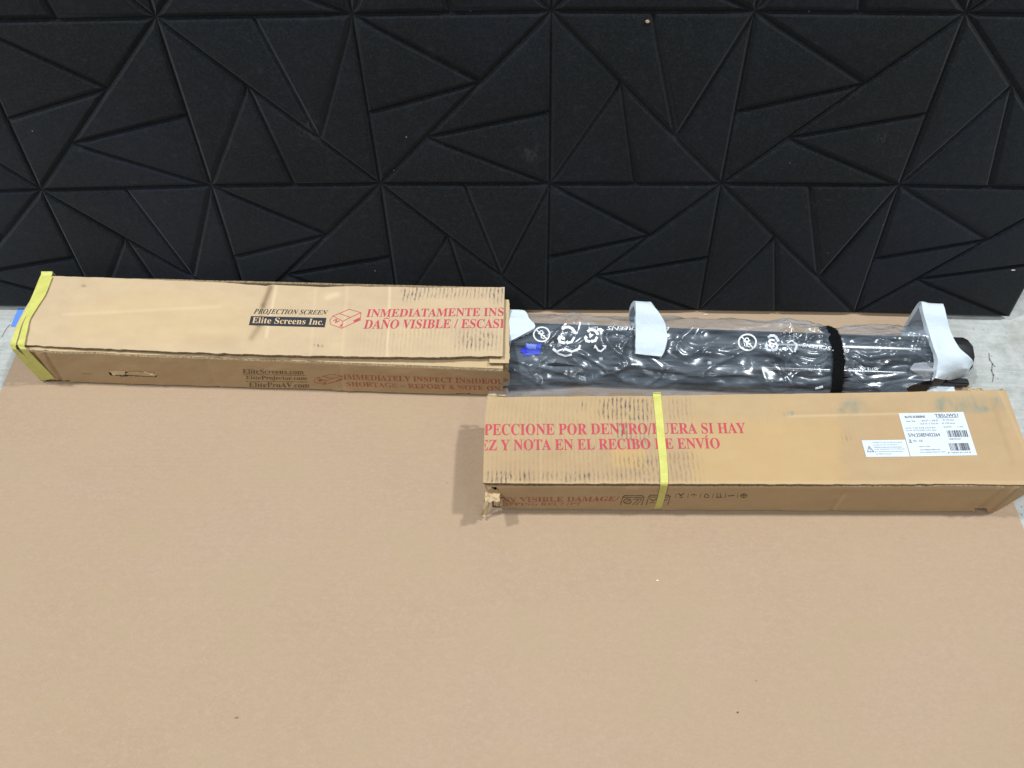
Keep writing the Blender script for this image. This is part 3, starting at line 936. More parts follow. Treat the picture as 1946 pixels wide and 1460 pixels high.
def stainRF(px, py):
    z = px * 0
    grub = fbm(px / 60, py / 16, 97) * .55
    brown = gauss_line(px, py, (1906, 925), (1854, 971), 2.2) * .35 + gauss_line(px, py, (1939, 925), (1884, 971), 2.4) * .35
    pale = gauss_line(px, py, (925, 925), (1940, 927), 2.2) * .65 + gauss_line(px, py, (1606, 940), (1584, 970), 2) * .5 + rect(px, py, 1190, 1215, 923, 930, 5, 2, 3) * .6  # the long line paints the top fold as if catching light
    return pack(z, z, z), pack(grub, brown, pale)
frontR, _ = slab('front_panel', PR, [M_BOX, M_EDGE], boxR, .0046, keep=keep, stain_fn=stainRF, inward=(0, 1, 0), bvh=True)
solidR = BVHTree.FromPolygons([Vector(v) for v in PR.reshape(-1, 3)], [(int(a), int(a + nv), int(a + nv + 1), int(a + 1)) for i in range(nu - 1) for a in range(i * nv, i * nv + nv - 1)])
RBL, RBR = onz(927, 757, ZR - .005), onz(1912, 742, ZR - .005)
wall4('back_panel', RBL, RBR, ZR - .006, ZR - .006, (0, -1, 0), boxR)
wall4('end_flap', RFR + np.array([.002, .004, 0]), RBR + np.array([-.002, -.006, 0]), ZR - .006, ZR - .006, (-1, 0, 0), boxR)
wall4('end_flap', RFL + np.array([.004, .006, 0]), RBL + np.array([.004, -.006, 0]), ZR - .006, ZR - .006, (1, 0, 0), boxR)
# flap folded under the top edge: the ply below the gap
PI_ = bilin(RTL + np.array([.002, .004, -.0005]), RTR + np.array([-.002, .004, -.0005]), RTR + np.array([-.002, .05, -.001]), RTL + np.array([.002, .05, -.001]), 120, 6)
slab('inner_flap', PI_, [M_LINER, M_EDGE], boxR, .003, inward=(0, 0, -1))
PB = bilin(RFL + np.array([.006, .006, .003]), RFR + np.array([-.004, .006, .003]), np.array([RBR[0], RBR[1] - .006, .004]), np.array([RBL[0], RBL[1] - .006, .004]), 20, 8)
slab('bottom_panel', PB, [M_BOX, M_EDGE], boxR, .003, inward=(0, 0, 1))

# torn paper at the left front corner and on the back corners
def scrap(name, pts, Yc, parent, seed, amp=.0045, mat=None, n=14):
    """crumpled shred: pixel outline quad at depth Yc"""
    q = [ony(x, y_, Yc + dy) for x, y_, dy in pts]
    Pq = bilin(q[0], q[1], q[2], q[3], n, n)
    e = (fbm(np.linspace(0, 3, n)[:, None] + np.zeros((1, n)), np.linspace(0, 3, n)[None, :] + np.zeros((n, 1)), seed) - .5)
    r = (ridge(np.linspace(0, 2.6, n)[:, None] + np.zeros((1, n)), np.linspace(0, 2.2, n)[None, :] + np.zeros((n, 1)), seed + 4) - .5)
    Pq[..., 1] += e * amp * 1.6 + r * amp; Pq[..., 2] += r * amp * .8; Pq[..., 0] += e * amp
    Pq[..., 2] = np.maximum(Pq[..., 2], .0016)
    return slab(name, Pq, [mat or M_LINER, M_EDGE], parent, .0009)
yf = RFL[1]
scrap('torn_corner', [(922, 926, .004), (946, 930, -.001), (958, 954, -.002), (924, 950, 0)], yf, boxR, 3)
scrap('torn_corner', [(922, 934, .002), (952, 938, -.001), (948, 957, -.022), (921, 954, -.024)], yf, boxR, 13)
scrap('torn_corner', [(921, 948, 0), (931, 950, -.003), (925, 978, -.012), (915, 976, -.014)], yf, boxR, 23, .004)
scrap('torn_corner', [(938, 946, -.002), (958, 948, -.004), (956, 958, -.003), (940, 962, -.003)], yf, boxR, 33, .003)
scrap('torn_corner', [(915, 975, -.012), (924, 976, -.012), (922, 984, -.018), (914, 981, -.018)], yf, boxR, 43, .002)
yk = RBL[1]
scrap('torn_corner', [(924, 758, .002), (962, 758, .003), (960, 752, .006), (928, 751, .006)], yk, boxR, 53, .004)
yk2 = RBR[1]
scrap('torn_corner', [(1836, 745, .001), (1870, 745, .002), (1866, 738, .006), (1842, 741, .006)], yk2, boxR, 63, .004)
scrap('torn_corner', [(1868, 744, .001), (1912, 745, .002), (1905, 740, .004), (1872, 742, .004)], yk2, boxR, 73, .003)

# printing
CUT3 = [((918.8, 830), (-1, -.02))]
write(mb('PECCIONE POR DENTRO/FUERA SI HAY'), [(920.5, 806), (1415, 803.5), (1418, 824), (920, 828)], bvhR, M_RED, boxR, clip=CUT3)
write(mb('EZ Y NOTA EN EL RECIBO DE ENVIO'), [(912, 836), (1366, 832.5), (1369, 853), (911.5, 857)], bvhR, M_RED, boxR, clip=CUT3, accents=[(29, 'I', 'acute')])
CUT4 = [((938, 950), (-1, 0))]
write(mb('ANY VISIBLE DAMAGE/'), [(937, 945), (1178, 943), (1173, 952.5), (941, 954.5)], solidR, M_RED_FAINT, boxR, clip=CUT4, bold=.004)
write(mb('SHIPPING RECEIPT'), [(936, 955.5), (1106, 955), (1103, 960), (938, 961)], solidR, M_RED_FAINT, boxR, clip=CUT4)
def frame_icon(x0, x1, y0, y1, kind):
    ln = -4
    T = lambda u, v: (x0 + (x1 - x0) * u + ln * v, y0 + (y1 - y0) * v)
    L = [stroke([T(0, 1), T(.03, .15), T(.1, 0), T(.9, 0), T(1, .15), T(.97, 1)], 1.5), stroke([T(.05, .2), T(.95, .2)], 1.2)]
    if kind == 0:
        L += [stroke([tuple(p) for p in arc(T(.28, .6)[0], T(.28, .6)[1], 7, 4.5)], 1.5), stroke([T(.18, .75), T(.38, .45)], 1.2), stroke([T(.55, .95), T(.75, .45)], 1.1), stroke([T(.72, .95), T(.92, .4)], 1.1), stroke([T(.5, .4), T(.9, .35)], 1.0)]
    else:
        L += [stroke([T(.1, .35), T(.25, .6), T(.5, .3)], 1.6), stroke([T(.55, .9), T(.9, .4)], 1.1), stroke([T(.12, .8), T(.35, .8)], 1.0)]
    return join2(L)
V2, F2 = frame_icon(1183, 1224.5, 942, 960, 0); lay('printed_symbol', V2, F2, solidR, M_BLACK_FAINT, boxR)
V2, F2 = frame_icon(1232, 1274, 941, 959, 1); lay('printed_symbol', V2, F2, solidR, M_BLACK_FAINT, boxR)
icons = []
x0, y0 = 1290, 938
for k_ in range(6):
    bx = x0 + k_ * 23.5
    icons.append(stroke([(bx - 5, y0), (bx - 6.5, y0 + 8)], .9))
    T = lambda u, v: (bx + u * 12, y0 + v * 7)
    if k_ == 0: icons += [stroke([T(0, 0), T(.3, .5), T(.8, 0)], 2), stroke([T(.35, .5), T(.35, 1)], 1.3), stroke([T(.1, 1), T(.6, 1)], 1.2)]
    if k_ == 1: icons += [stroke([T(0, .5), T(.4, .1), T(.9, .5)], 1.2), stroke([T(.45, .1), T(.45, 1)], 1.3)]
    if k_ == 2: icons += [stroke([T(.1, .8), T(.4, 0)], 1.5), stroke([T(.5, 0), T(.9, .7)], 1.5), stroke([T(.8, 1), T(.2, 1)], 1.5)]
    if k_ == 3: icons += [stroke([T(.2, 1), T(.2, 0)], 1.6), stroke([T(.7, 1), T(.7, 0)], 1.6), stroke([T(0, 1), T(1, 1)], 1.2)]
    if k_ == 4: icons += [stroke([T(0, .6), T(.9, .5)], 1.6)]
    if k_ == 5: icons += [stroke([tuple(p) for p in arc(bx + 6, y0 + 4, 6, 3.5, n=10)], 1.4), stroke([T(.2, .5), T(.8, .5)], 1.4), stroke([T(.5, .1), T(.5, .9)], 1.4)]
V2, F2 = join2(icons); lay('printed_symbol', V2, F2, solidR, M_BLACK_FAINT, boxR)

# stickers
def sticker(name, quad, label):
    q = np.array(quad, float)
    n = 24
    V = []; Fc = []
    for i in range(n):
        for j in range(n):
            u, v = i / (n - 1), j / (n - 1)
            V.append(q[0] * (1 - u) * (1 - v) + q[1] * u * (1 - v) + q[2] * u * v + q[3] * (1 - u) * v)
    idx = np.arange(n * n).reshape(n, n)
    fs = np.stack([idx[:-1, :-1], idx[1:, :-1], idx[1:, 1:], idx[:-1, 1:]], -1).reshape(-1, 4)
    o = lay(name, np.array(V), [tuple(f) for f in fs], bvhR, M_LABEL, boxR, .0006, 50)
    o['label'] = label
    return o
Q1 = [(1707.2, 786), (1830.4, 783.5), (1856.8, 865.7), (1730.2, 868)]
Q2 = [(1637, 837.4), (1719.8, 836.2), (1728.8, 868.2), (1646, 869)]
st1 = sticker('sticker', Q1, 'square white address sticker with barcodes')
st2 = sticker('sticker', Q2, 'small white warning sticker')
def in_quad(Q, u, v):
    q = np.array(Q); return tuple(q[0] * (1 - u) * (1 - v) + q[1] * u * (1 - v) + q[2] * u * v + q[3] * (1 - u) * v)
def sub(Q, u0, v0, u1, v1): return [in_quad(Q, u0, v0), in_quad(Q, u1, v0), in_quad(Q, u1, v1), in_quad(Q, u0, v1)]
def wl(Q, par, s, u0, v0, u1, v1, mat=M_LABEL_INK, bold=0.0, shear=0.0):
    return write(s, sub(Q, u0, v0, u1, v1), bvhR, mat, par, bold=bold, off=.0010, shear=shear, maxlen=50)
wl(Q1, st1, 'ELITE SCREENS', .08, .065, .39, .115, M_LABEL_INK, .02)
wl(Q1, st1, 'T85UWS1', .545, .035, .90, .110, M_LABEL_INK, .004)
wl(Q1, st1, 'View. Size', .08, .17, .22, .205, M_LABEL_GREY)
wl(Q1, st1, '60.0" x 60.0"', .32, .165, .58, .20, M_LABEL_GREY)
wl(Q1, st1, 'W 152.4cm', .64, .16, .82, .195, M_LABEL_GREY)
wl(Q1, st1, '5.0 ft x 5.0 ft', .29, .235, .56, .27, M_LABEL_GREY)
wl(Q1, st1, 'H 152.4cm', .62, .235, .82, .27, M_LABEL_GREY)
wl(Q1, st1, 'N.W. 7.65 KGS (16.9 lbs)', .045, .335, .50, .37, M_LABEL_GREY)
wl(Q1, st1, 'G.W. 8.74 KGS (19.3 lbs)', .045, .39, .50, .425, M_LABEL_GREY)
wl(Q1, st1, 'QUANTITY', .625, .325, .755, .355, M_LABEL_GREY)
wl(Q1, st1, '1 PC', .84, .325, .93, .355, M_LABEL_GREY)
wl(Q1, st1, 'S/N:258EN02264', .055, .47, .535, .55, M_LABEL_INK, .0)
wl(Q1, st1, 'FC  CE', .11, .625, .245, .665, M_LABEL_INK)
wl(Q1, st1, 'Made in China', .17, .765, .335, .79, M_LABEL_GREY)
wl(Q1, st1, 'www.elitescreens.com', .165, .835, .47, .865, M_LABEL_GREY, .01)
wl(Q1, st1, 'www.eliteprojector.com', .155, .895, .54, .925, M_LABEL_GREY, .01)
wl(Q1, st1, '258EN02264', .65, .605, .835, .63, M_LABEL_INK)
wl(Q1, st1, '8 16033 01123 8', .575, .915, .915, .945, M_LABEL_INK)
def barcode(u0, v0, u1, v1, seed):
    r_ = random.Random(seed); parts = []; u = u0
    while u < u1 - .004:
        w = r_.choice((.004, .006, .010, .016)) * .9
        parts.append((np.array([in_quad(Q1, u, v0), in_quad(Q1, u + w, v0), in_quad(Q1, u + w, v1), in_quad(Q1, u, v1)]), [(0, 1, 2, 3)]))
        u += w + r_.choice((.004, .007, .012))
    V2, F2 = join2(parts)
    return lay('barcode', V2, F2, bvhR, M_LABEL_INK, st1, .0010, 50)
barcode(.655, .42, .955, .575, 3); barcode(.625, .715, .92, .885, 5)
V2, F2 = stroke([in_quad(Q1, .56, .125), in_quad(Q1, .885, .125)], .6); lay('printed_rule', V2, F2, bvhR, M_LABEL_INK, st1, .0010, 50)
V2, F2 = join2([stroke([in_quad(Q1, .045, .61), in_quad(Q1, .075, .66)], .8), stroke([in_quad(Q1, .075, .61), in_quad(Q1, .045, .66)], .8), stroke([in_quad(Q1, .04, .68), in_quad(Q1, .08, .68)], 1.0)])
lay('printed_symbol', V2, F2, bvhR, M_LABEL_INK, st1, .0010, 50)
V2, F2 = join2([stroke([in_quad(Q2, .06, .70), in_quad(Q2, .13, .36), in_quad(Q2, .205, .70)], .9, True), stroke([in_quad(Q2, .133, .46), in_quad(Q2, .133, .58)], .9), stroke([in_quad(Q2, .133, .63), in_quad(Q2, .134, .66)], .9)])
lay('printed_symbol', V2, F2, bvhR, M_LABEL_INK, st2, .0010, 50)
for s, u1, v in (('WARNING: This product can expose you to chemicals', .92, .12), ('including one known to the State of', .80, .26), ('California to cause cancer and birth defects', .88, .39), ('or other reproductive harm. For more information', .93, .52), ('go to the address given for full details below', .88, .66), ('www.P65Warnings.ca.gov', .60, .80)):
    wl(Q2, st2, s, .235, v, u1, v + .07, M_LABEL_GREY)

# ================================================================== yellow plastic straps
def mat_strap():
    t = NT('yellow_strap')
    co = t.n('TexCoord').outputs['Object']
    n = t.noise(co, 500, 2, .6)
    blot = t.noise(co, 45, 3, .6)
    c = t.mix(n, (.545, .525, .11), (.635, .61, .175))
    c = t.mix(t.ramp(blot, .42, .68, 0, .45), c, (.44, .41, .085))
    return t.done(t.pbr(c, .36, t.bump(t.math('ADD', n, blot), .6, .0014), .5, **{'Transmission Weight': 0.0}))
M_STRAP = mat_strap()

def ribbon(rows, sub_=6, nw=5, thick=.0009):
    """rows: list of (left point, right point); smooth band with thickness"""
    R = np.array([[a, b] for a, b in rows], float)
    n = len(R); out = []
    for i in range(n - 1):
        p0, p1, p2, p3 = R[max(i - 1, 0)], R[i], R[i + 1], R[min(i + 2, n - 1)]
        for k in range(sub_):
            t = k / sub_
            out.append(.5 * ((2 * p1) + (-p0 + p2) * t + (2 * p0 - 5 * p1 + 4 * p2 - p3) * t * t + (-p0 + 3 * p1 - 3 * p2 + p3) * t ** 3))
    out.append(R[-1]); out = np.array(out)
    w = np.linspace(0, 1, nw)[None, :, None]
    return out[:, :1] * (1 - w) + out[:, 1:] * w

def strap(name, rows, label, cat, mat, thick=.0009, loc=None, sub_=6, group=None, towards=None):
    P = ribbon(rows, sub_)
    loc = loc if loc is not None else P.reshape(-1, 3).mean(0) * np.array([1, 1, 0])
    o = slab(name, P, [mat, mat], None, thick, loc=tuple(loc))
    return tag(o, label, cat, group)

Z1 = ZL + .0022
yfl = FLb[1]
def front_pt(px, py, gap=.0035): return ony(px, py, yfl - gap)
def down_back(a, b, yb):
    return [(np.array([a[0], yb + .004, ZL - .004]), np.array([b[0], yb + .004, ZL - .004])), (np.array([a[0], yb + .004, .01]), np.array([b[0], yb + .004, .01]))]
rows = [(onz(77, 524, Z1), onz(98, 524, Z1)), (onz(62, 560, Z1), onz(80, 560, Z1)), (onz(48, 590, Z1), onz(56, 590, Z1)), (onz(35, 615, Z1), onz(41.5, 616, Z1)),
        (onz(25, 638, Z1 + .001), onz(34, 641, Z1)), (onz(20.5, 652, Z1 + .001), onz(30, 655, Z1 + .001))]
ba, bb = rows[0]
fr_ = [(ony(21, 661, yfl - .006), ony(31.5, 664, yfl - .006)), (front_pt(31, 674), front_pt(44, 674)), (front_pt(45, 690), front_pt(60, 690)), (front_pt(62, 708), front_pt(78, 708)), (front_pt(78, 723), front_pt(94, 722))]
strap('packing_strap', down_back(ba, bb, TBL[1])[::-1] + rows + fr_, 'yellow plastic strap round the end of the left box, the outer band', 'strap', M_STRAP, group='yellow packing straps')
Z2 = Z1 + .0016
rows = [(onz(80, 526, Z2), onz(99.5, 526, Z2)), (onz(66, 560, Z2), onz(86, 560, Z2)), (onz(56, 585, Z2), onz(70, 585, Z2)), (onz(46.5, 610, Z2), onz(57, 607, Z2)), (onz(41.5, 625, Z2), onz(52.5, 625, Z2)),
        (onz(36.5, 643, Z2 + .001), onz(48, 646, Z2)), (onz(33.5, 654, Z2 + .001), onz(46.5, 656, Z2 + .001))]
fr_ = [(ony(37, 662, yfl - .006), ony(49, 663, yfl - .006)), (front_pt(46, 674, .005), front_pt(60, 674, .005)), (front_pt(60, 690, .005), front_pt(75, 690, .005)), (front_pt(76, 706, .005), front_pt(91, 706, .005)), (front_pt(90, 720.5, .005), front_pt(104, 720, .005))]
strap('packing_strap', rows + fr_, 'yellow plastic strap round the end of the left box, the inner band', 'strap', M_STRAP, group='yellow packing straps')
Z3 = ZR + .0014
yr = RFL[1]
rows = [(np.array([0, 0, 0.]), np.array([0, 0, 0.]))]
t0 = (onz(1241, 753, Z3), onz(1256, 752.5, Z3))
ybk = onz(1250, 752, ZR)[1]
rows = [(np.array([t0[0][0], ybk + .003, .01]), np.array([t0[1][0], ybk + .003, .01])), (np.array([t0[0][0], ybk + .003, ZR - .004]), np.array([t0[1][0], ybk + .003, ZR - .004])), t0,
        (onz(1245, 790, Z3), onz(1260, 790, Z3)), (onz(1249, 835, Z3), onz(1264, 835, Z3)), (onz(1253, 875, Z3), onz(1268, 875, Z3)), (onz(1255, 905, Z3 + .001), onz(1269.5, 905, Z3 + .001)), (onz(1255, 917.5, Z3 + .001), onz(1269.5, 917.5, Z3 + .001)),
        (ony(1254.5, 927, yr - .004), ony(1268, 927, yr - .004)), (ony(1251, 943, yr - .003), ony(1264, 943, yr - .003)), (ony(1247, 957, yr - .003), ony(1260, 957, yr - .003)), (ony(1243.5, 967, yr - .002), ony(1256, 967, yr - .002))]
strap('packing_strap', rows, 'yellow plastic strap round the middle of the right box, over the red lettering', 'strap', M_STRAP, group='yellow packing straps')

# ================================================================== projection screen (case and folded tripod)
def X_at(px, py, Y): return ony(px, py, Y)[0]
XA, XB = .030, X_at(1790, 650, .861)
Yc = lambda X: .896 + (X - XA) / (XB - XA) * (.861 - .896)
scr = thing('projection_screen', (.42, Yc(.42), 0), 'long black projection screen with folded tripod in a clear bag between the boxes', 'projection screen')
M_CASE = mat_plain('black_metal_case', (.016, .018, .022), .20, .5, 300, .2, .02)
M_BLACKP = mat_plain('black_plastic', (.010, .010, .011), .5, .4, 200, .2, .1)
M_GREYP = mat_plain('dark_grey_plastic', (.052, .054, .058), .5, .4, 200, .15, .1)

def lathe_x(prof, sides, Yf, zc, squash=1.0, rot=0.0):
    """prof: list of (X, radius); returns verts, faces of a capped bar along x"""
    V = []; Fc = []
    for X, r in prof:
        for k in range(sides):
            a = 2 * math.pi * (k + .5) / sides + rot
            V.append((X, Yf(X) + r * math.cos(a), zc + r * squash * math.sin(a)))
    n = len(prof)
    for i in range(n - 1):
        for k in range(sides):
            j = (k + 1) % sides
            Fc.append((i * sides + k, (i + 1) * sides + k, (i + 1) * sides + j, i * sides + j))
    Fc.append(tuple(range(sides))[::-1][::-1]); Fc.append(tuple(range((n - 1) * sides, n * sides))[::-1])
    return V, Fc

def bar(name, prof, sides, Yf, zc, mat, parent, squash=1.0, rot=0.0, ang=35):
    V, Fc = lathe_x(prof, sides, Yf, zc, squash, rot)
    o = mk(name, V, Fc, mat, parent); autosmooth(o, ang); return o
def boxpart(name, c, s, mat, parent, bev=.002, rz=0.0):
    bm = bmesh.new(); bmesh.ops.create_cube(bm, size=1)
    for v in bm.verts: v.co = Vector((v.co.x * s[0], v.co.y * s[1], v.co.z * s[2]))
    bmesh.ops.bevel(bm, geom=bm.edges[:], offset=bev, segments=2, affect='EDGES')
    ca, sa = math.cos(rz), math.sin(rz)
    V = [(c[0] + v.co.x * ca - v.co.y * sa, c[1] + v.co.x * sa + v.co.y * ca, c[2] + v.co.z) for v in bm.verts]
    bm.verts.index_update()
    Fc = [[v.index for v in f.verts] for f in bm.faces]; bm.free()
    o = mk(name, V, Fc, mat, parent, smooth=False); return o
RZ = math.atan2(.861 - .896, XB - XA)
XE = X_at(1830, 660, .86)
case = bar('screen_case', [(-.09, .034), (-.088, .036), (XE - .03, .036), (XE - .028, .034)], 14, Yc, .0385, M_CASE, scr, 1.0, .0)
bar('end_cap', [(XE - .028, .037), (XE - .026, .0385), (XE + .006, .0385), (XE + .016, .034), (XE + .017, .030)], 10, Yc, .0392, M_BLACKP, case, 1.0)
bar('end_cap', [(-.12, .033), (-.118, .038), (-.09, .038)], 10, Yc, .039, M_BLACKP, case)
# folded tripod in front of the case
bar('tripod_pole', [(-.06, .011), (-.06, .0135), (.74, .0135), (.74, .011)], 16, lambda X: Yc(X) - .051, .044, M_CASE, scr)
for dy, z, w in ((-.071, .014, .013), (-.040, .014, .012), (-.055, .018, .010)):
    boxpart('leg', (.34, Yc(.34) + dy, z), (.80, w, .020), M_CASE, scr, .003, RZ)
boxpart('tripod_collar', (.10, Yc(.10) - .053, .040), (.075, .042, .036), M_BLACKP, scr, .005, RZ)
boxpart('tripod_foot', (.040, Yc(.03) - .078, .016), (.19, .026, .026), M_BLACKP, scr, .006, RZ + .13)
boxpart('tripod_foot', (.010, Yc(.0) - .070, .034), (.09, .034, .030), M_BLACKP, scr, .008, RZ + .1)
boxpart('tripod_collar', (.62, Yc(.62) - .052, .036), (.050, .044, .040), M_BLACKP, scr, .005, RZ)
for x_ in (.168, .372):
    b_ = bar('rivet', [(x_ - .0042, .0005), (x_ - .003, .0035), (x_ + .003, .0035), (x_ + .0042, .0005)], 12, lambda X: Yc(X) - .0515, .0595, mat_plain('bright_rivet', (.5, .52, .56), .35, .6), scr)
# head of the tripod past the end of the bag
p1 = ony(1735, 712, .845)
boxpart('bracket', (p1[0] + .002, .817, .030), (.070, .018, .034), M_GREYP, scr, .003, RZ)
p2 = ony(1716, 728, .83)
boxpart('handle', (p2[0], .808, .021), (.056, .026, .040), M_BLACKP, scr, .004, RZ)
p3 = ony(1800, 729, .83)
boxpart('foot_bar', (p3[0] - .004, .816, .014), (.054, .016, .013), M_BLACKP, scr, .003, RZ - .02)
bar('knob', [(p2[0] - .004, .008), (p2[0] - .002, .010), (p2[0] + .010, .010), (p2[0] + .012, .008)], 12, lambda X: .836, .046, M_BLACKP, scr)

# ================================================================== clear plastic bag
def mat_bag():
    t = NT('clear_polythene')
    co = t.n('TexCoord').outputs['Object']
    n = t.noise(t.scale(co, (1, 2.2, 2.2)), 90, 4, .6)
    n2 = t.noise(co, 400, 2, .5)
    nrm = t.bump(t.math('ADD', n, t.math('MULTIPLY', n2, .2)),   .05, .002)
    tr = t.n('BsdfTransparent', {0: (.945, .955, .97)}).outputs[0]
    gl = t.n('BsdfGlossy', {0: (.95, .97, 1.0), 'Roughness': .21, 'Normal': nrm}).outputs[0]
    df = t.n('BsdfDiffuse', {0: (.50, .60, .72), 'Normal': nrm}).outputs[0]
    fc = t.n('LayerWeight', {'Blend': .5, 'Normal': nrm}).outputs['Facing']
    fr = t.math('ADD', .048, t.math('MULTIPLY', t.math('POWER', fc, 4.0), .75))
    painted_sheen = t.ramp(t.noise(t.scale(co, (1.6, 15, 15)), 5, 4, .6), .36, .72, .04, .22)  # milky film, with blue-grey sheen streaks painted in as diffuse colour
    a = t.n('MixShader', {0: painted_sheen, 1: tr, 2: df}).outputs[0]
    b = t.n('MixShader', {0: fr, 1: a, 2: gl}).outputs[0]
    return t.done(b)
M_BAG = mat_bag()
M_TAPE = None

XBAG0, XBAG1 = -.045, X_at(1768, 660, .865)
CS = np.array([(-.086, .004), (-.093, .018), (-.078, .046), (-.045, .066), (-.014, .083), (.017, .083), (.041, .066), (.054, .040), (.060, .016), (.050, .0035), (.0, .003), (-.045, .003)])
def closed_spline(C, n):
    m = len(C); out = []
    for k in range(n):
        t = k / n * m; i = int(t); f = t - i
        p0, p1, p2, p3 = C[(i - 1) % m], C[i % m], C[(i + 1) % m], C[(i + 2) % m]
        out.append(.5 * ((2 * p1) + (-p0 + p2) * f + (2 * p0 - 5 * p1 + 4 * p2 - p3) * f * f + (-p0 + 3 * p1 - 3 * p2 + p3) * f ** 3))
    return np.array(out)
NB, MB = 300, 760
sec = closed_spline(CS, NB)
XX = np.linspace(XBAG0, XBAG1, MB)
th = np.arange(NB) / NB
SX, TH = np.meshgrid(XX, th, indexing='ij')
cen = np.array([-.018, .036])
dirv = sec - cen; dirv /= np.linalg.norm(dirv, axis=1, keepdims=True)
arcl = np.concatenate([[0], np.linalg.norm(np.diff(sec, axis=0), axis=1).cumsum()])
AL = np.broadcast_to(arcl[None, :], SX.shape)
def per(fn):         # make a field wrap round the sleeve
    w = TH ** 2 * (3 - 2 * TH)
    return fn
pl = lambda fx, fy, sd, k=0.0: ridge(SX * fx + AL * k, AL * fy - SX * k * .3, sd)
wp = vn(SX * 6, AL * 10, 91) * .5                       # wandering, so the pleats do not run dead straight
d = (ridge(SX * 2.6 + wp, AL * 30 + SX * 5 + wp * 2, 3) ** 4) * .0060 + (ridge(SX * 3.4 - 7, AL * 22 - SX * 7 + wp * 2, 4) ** 5) * .0050
amt = sstep(.42, .68, fbm(SX * 7, AL * 8, 77))         # crumpled patches between smooth runs
d = d + amt * ((ridge(SX * 12 + AL * 20 + wp, AL * 16 - SX * 8, 11) ** 6) * .0065 + (ridge(SX * 17 - AL * 24, AL * 15 + SX * 12 + wp, 21) ** 6) * .0055)
d = d + 0 * amt * ((ridge(SX * 40 + AL * 34 + wp * 3, AL * 46 - SX * 20, 31) ** 5) * .0024 + (ridge(SX * 60 - AL * 55, AL * 62 + SX * 30, 33) ** 5) * .0014) + (fbm(SX * 6, AL * 9, 41, 2) - .5) * .007
b0 = np.stack([SX, Yc(SX) + sec[None, :, 0] + 0 * SX, sec[None, :, 1] + 0 * SX], -1)
bpx, bpy_ = proj(b0.reshape(-1, 3)); bpx = bpx.reshape(SX.shape); bpy_ = bpy_.reshape(SX.shape)
upper = (np.arange(NB)[None, :] < NB * .62)
bpx2 = bpx + (vn(SX * 14, AL * 12, 93) - .5) * 16; bpy2 = bpy_ + (vn(SX * 14, AL * 12, 94) - .5) * 16
def crease(px, py, a, b, w):
    a = np.array(a, float); b = np.array(b, float); v = b - a; L = v @ v
    t = ((px - a[0]) * v[0] + (py - a[1]) * v[1]) / L
    ds = np.abs((px - a[0]) * v[1] - (py - a[1]) * v[0]) / math.sqrt(L)
    ends = sstep(-.12, .2, t) * (1 - sstep(.8, 1.12, t))
    return np.exp(-(np.sqrt(ds * ds + 1.6) - 1.26) / (w * 1.1)) * ends
rc = np.random.RandomState(12)
for k_ in range(78):
    zone = rc.choice(4, p=[.30, .14, .36, .20])
    x_ = {0: rc.uniform(965, 1185), 1: rc.uniform(1180, 1400), 2: rc.uniform(1400, 1610), 3: rc.uniform(1600, 1760)}[zone]
    y_ = rc.uniform(612, 745)
    an = math.radians(rc.choice([rc.normal(8, 10), rc.normal(-50, 22), rc.normal(48, 22)], p=[.38, .34, .28])) if zone != 1 else math.radians(rc.normal(5, 9))
    ln = rc.uniform(24, 95) if zone != 1 else rc.uniform(50, 130)
    d = d + rc.uniform(.0018, .0058) * rc.choice([1, 1, -.6]) * crease(bpx2, bpy2, (x_ - ln / 2 * math.cos(an), y_ - ln / 2 * math.sin(an)), (x_ + ln / 2 * math.cos(an), y_ + ln / 2 * math.sin(an)), rc.uniform(3.0, 7.5)) * upper
for pts_, w_, a_ in (((1000, 685), (1012, 708), (1046, 738)), 3.0, .0055), (((975, 700), (1030, 722), (1092, 752)), 2.6, .0050), (((1425, 664), (1480, 684), (1572, 706)), 3.0, .0060), (((1055, 692), (1112, 706)), 4, .004), \
        (((1150, 692), (1260, 700), (1400, 714)), 3.2, .0045), (((1178, 668), (1206, 640)), 3, .004), (((1268, 648), (1340, 664), (1405, 684)), 3.4, .0045), (((1086, 646), (1112, 612)), 2.6, .004), (((1655, 664), (1676, 640), (1702, 655)), 2.8, .004), (((1640, 702), (1692, 688)), 3, .005), \
        (((1290, 722), (1420, 728), (1540, 722)), 3.2, .004), (((1330, 640), (1352, 622)), 3, .0035), (((1480, 640), (1500, 628), (1520, 660)), 2.6, .004), (((1060, 630), (1040, 655)), 2.4, .003), (((1540, 690), (1500, 720)), 2.4, .004), (((1000, 735), (1080, 742)), 3, .004):
    g_ = 0
    for p_, q_ in zip(pts_[:-1], pts_[1:]): g_ = np.maximum(g_, crease(bpx2, bpy2, p_, q_, w_))
    d = d + a_ * g_ * upper
XS = X_at(1590, 660, .865)                       # hook-and-loop strap cinches here
for _ in range(3):                                # film does not crease to a knife edge
    d = (np.roll(d, 1, 1) + 2 * d + np.roll(d, -1, 1)) / 4
    d[1:-1] = (d[:-2] + 2 * d[1:-1] + d[2:]) / 4
cin = np.exp(-((SX - XS) / .035) ** 2)
pleat = np.abs(np.sin(AL * 260 + vn(SX * 30, AL * 20, 5) * 5)) * np.exp(-((SX - XS) / .11) ** 2) * .0035
d = d * (1 - .75 * cin) + pleat * (1 - cin) - .0045 * cin
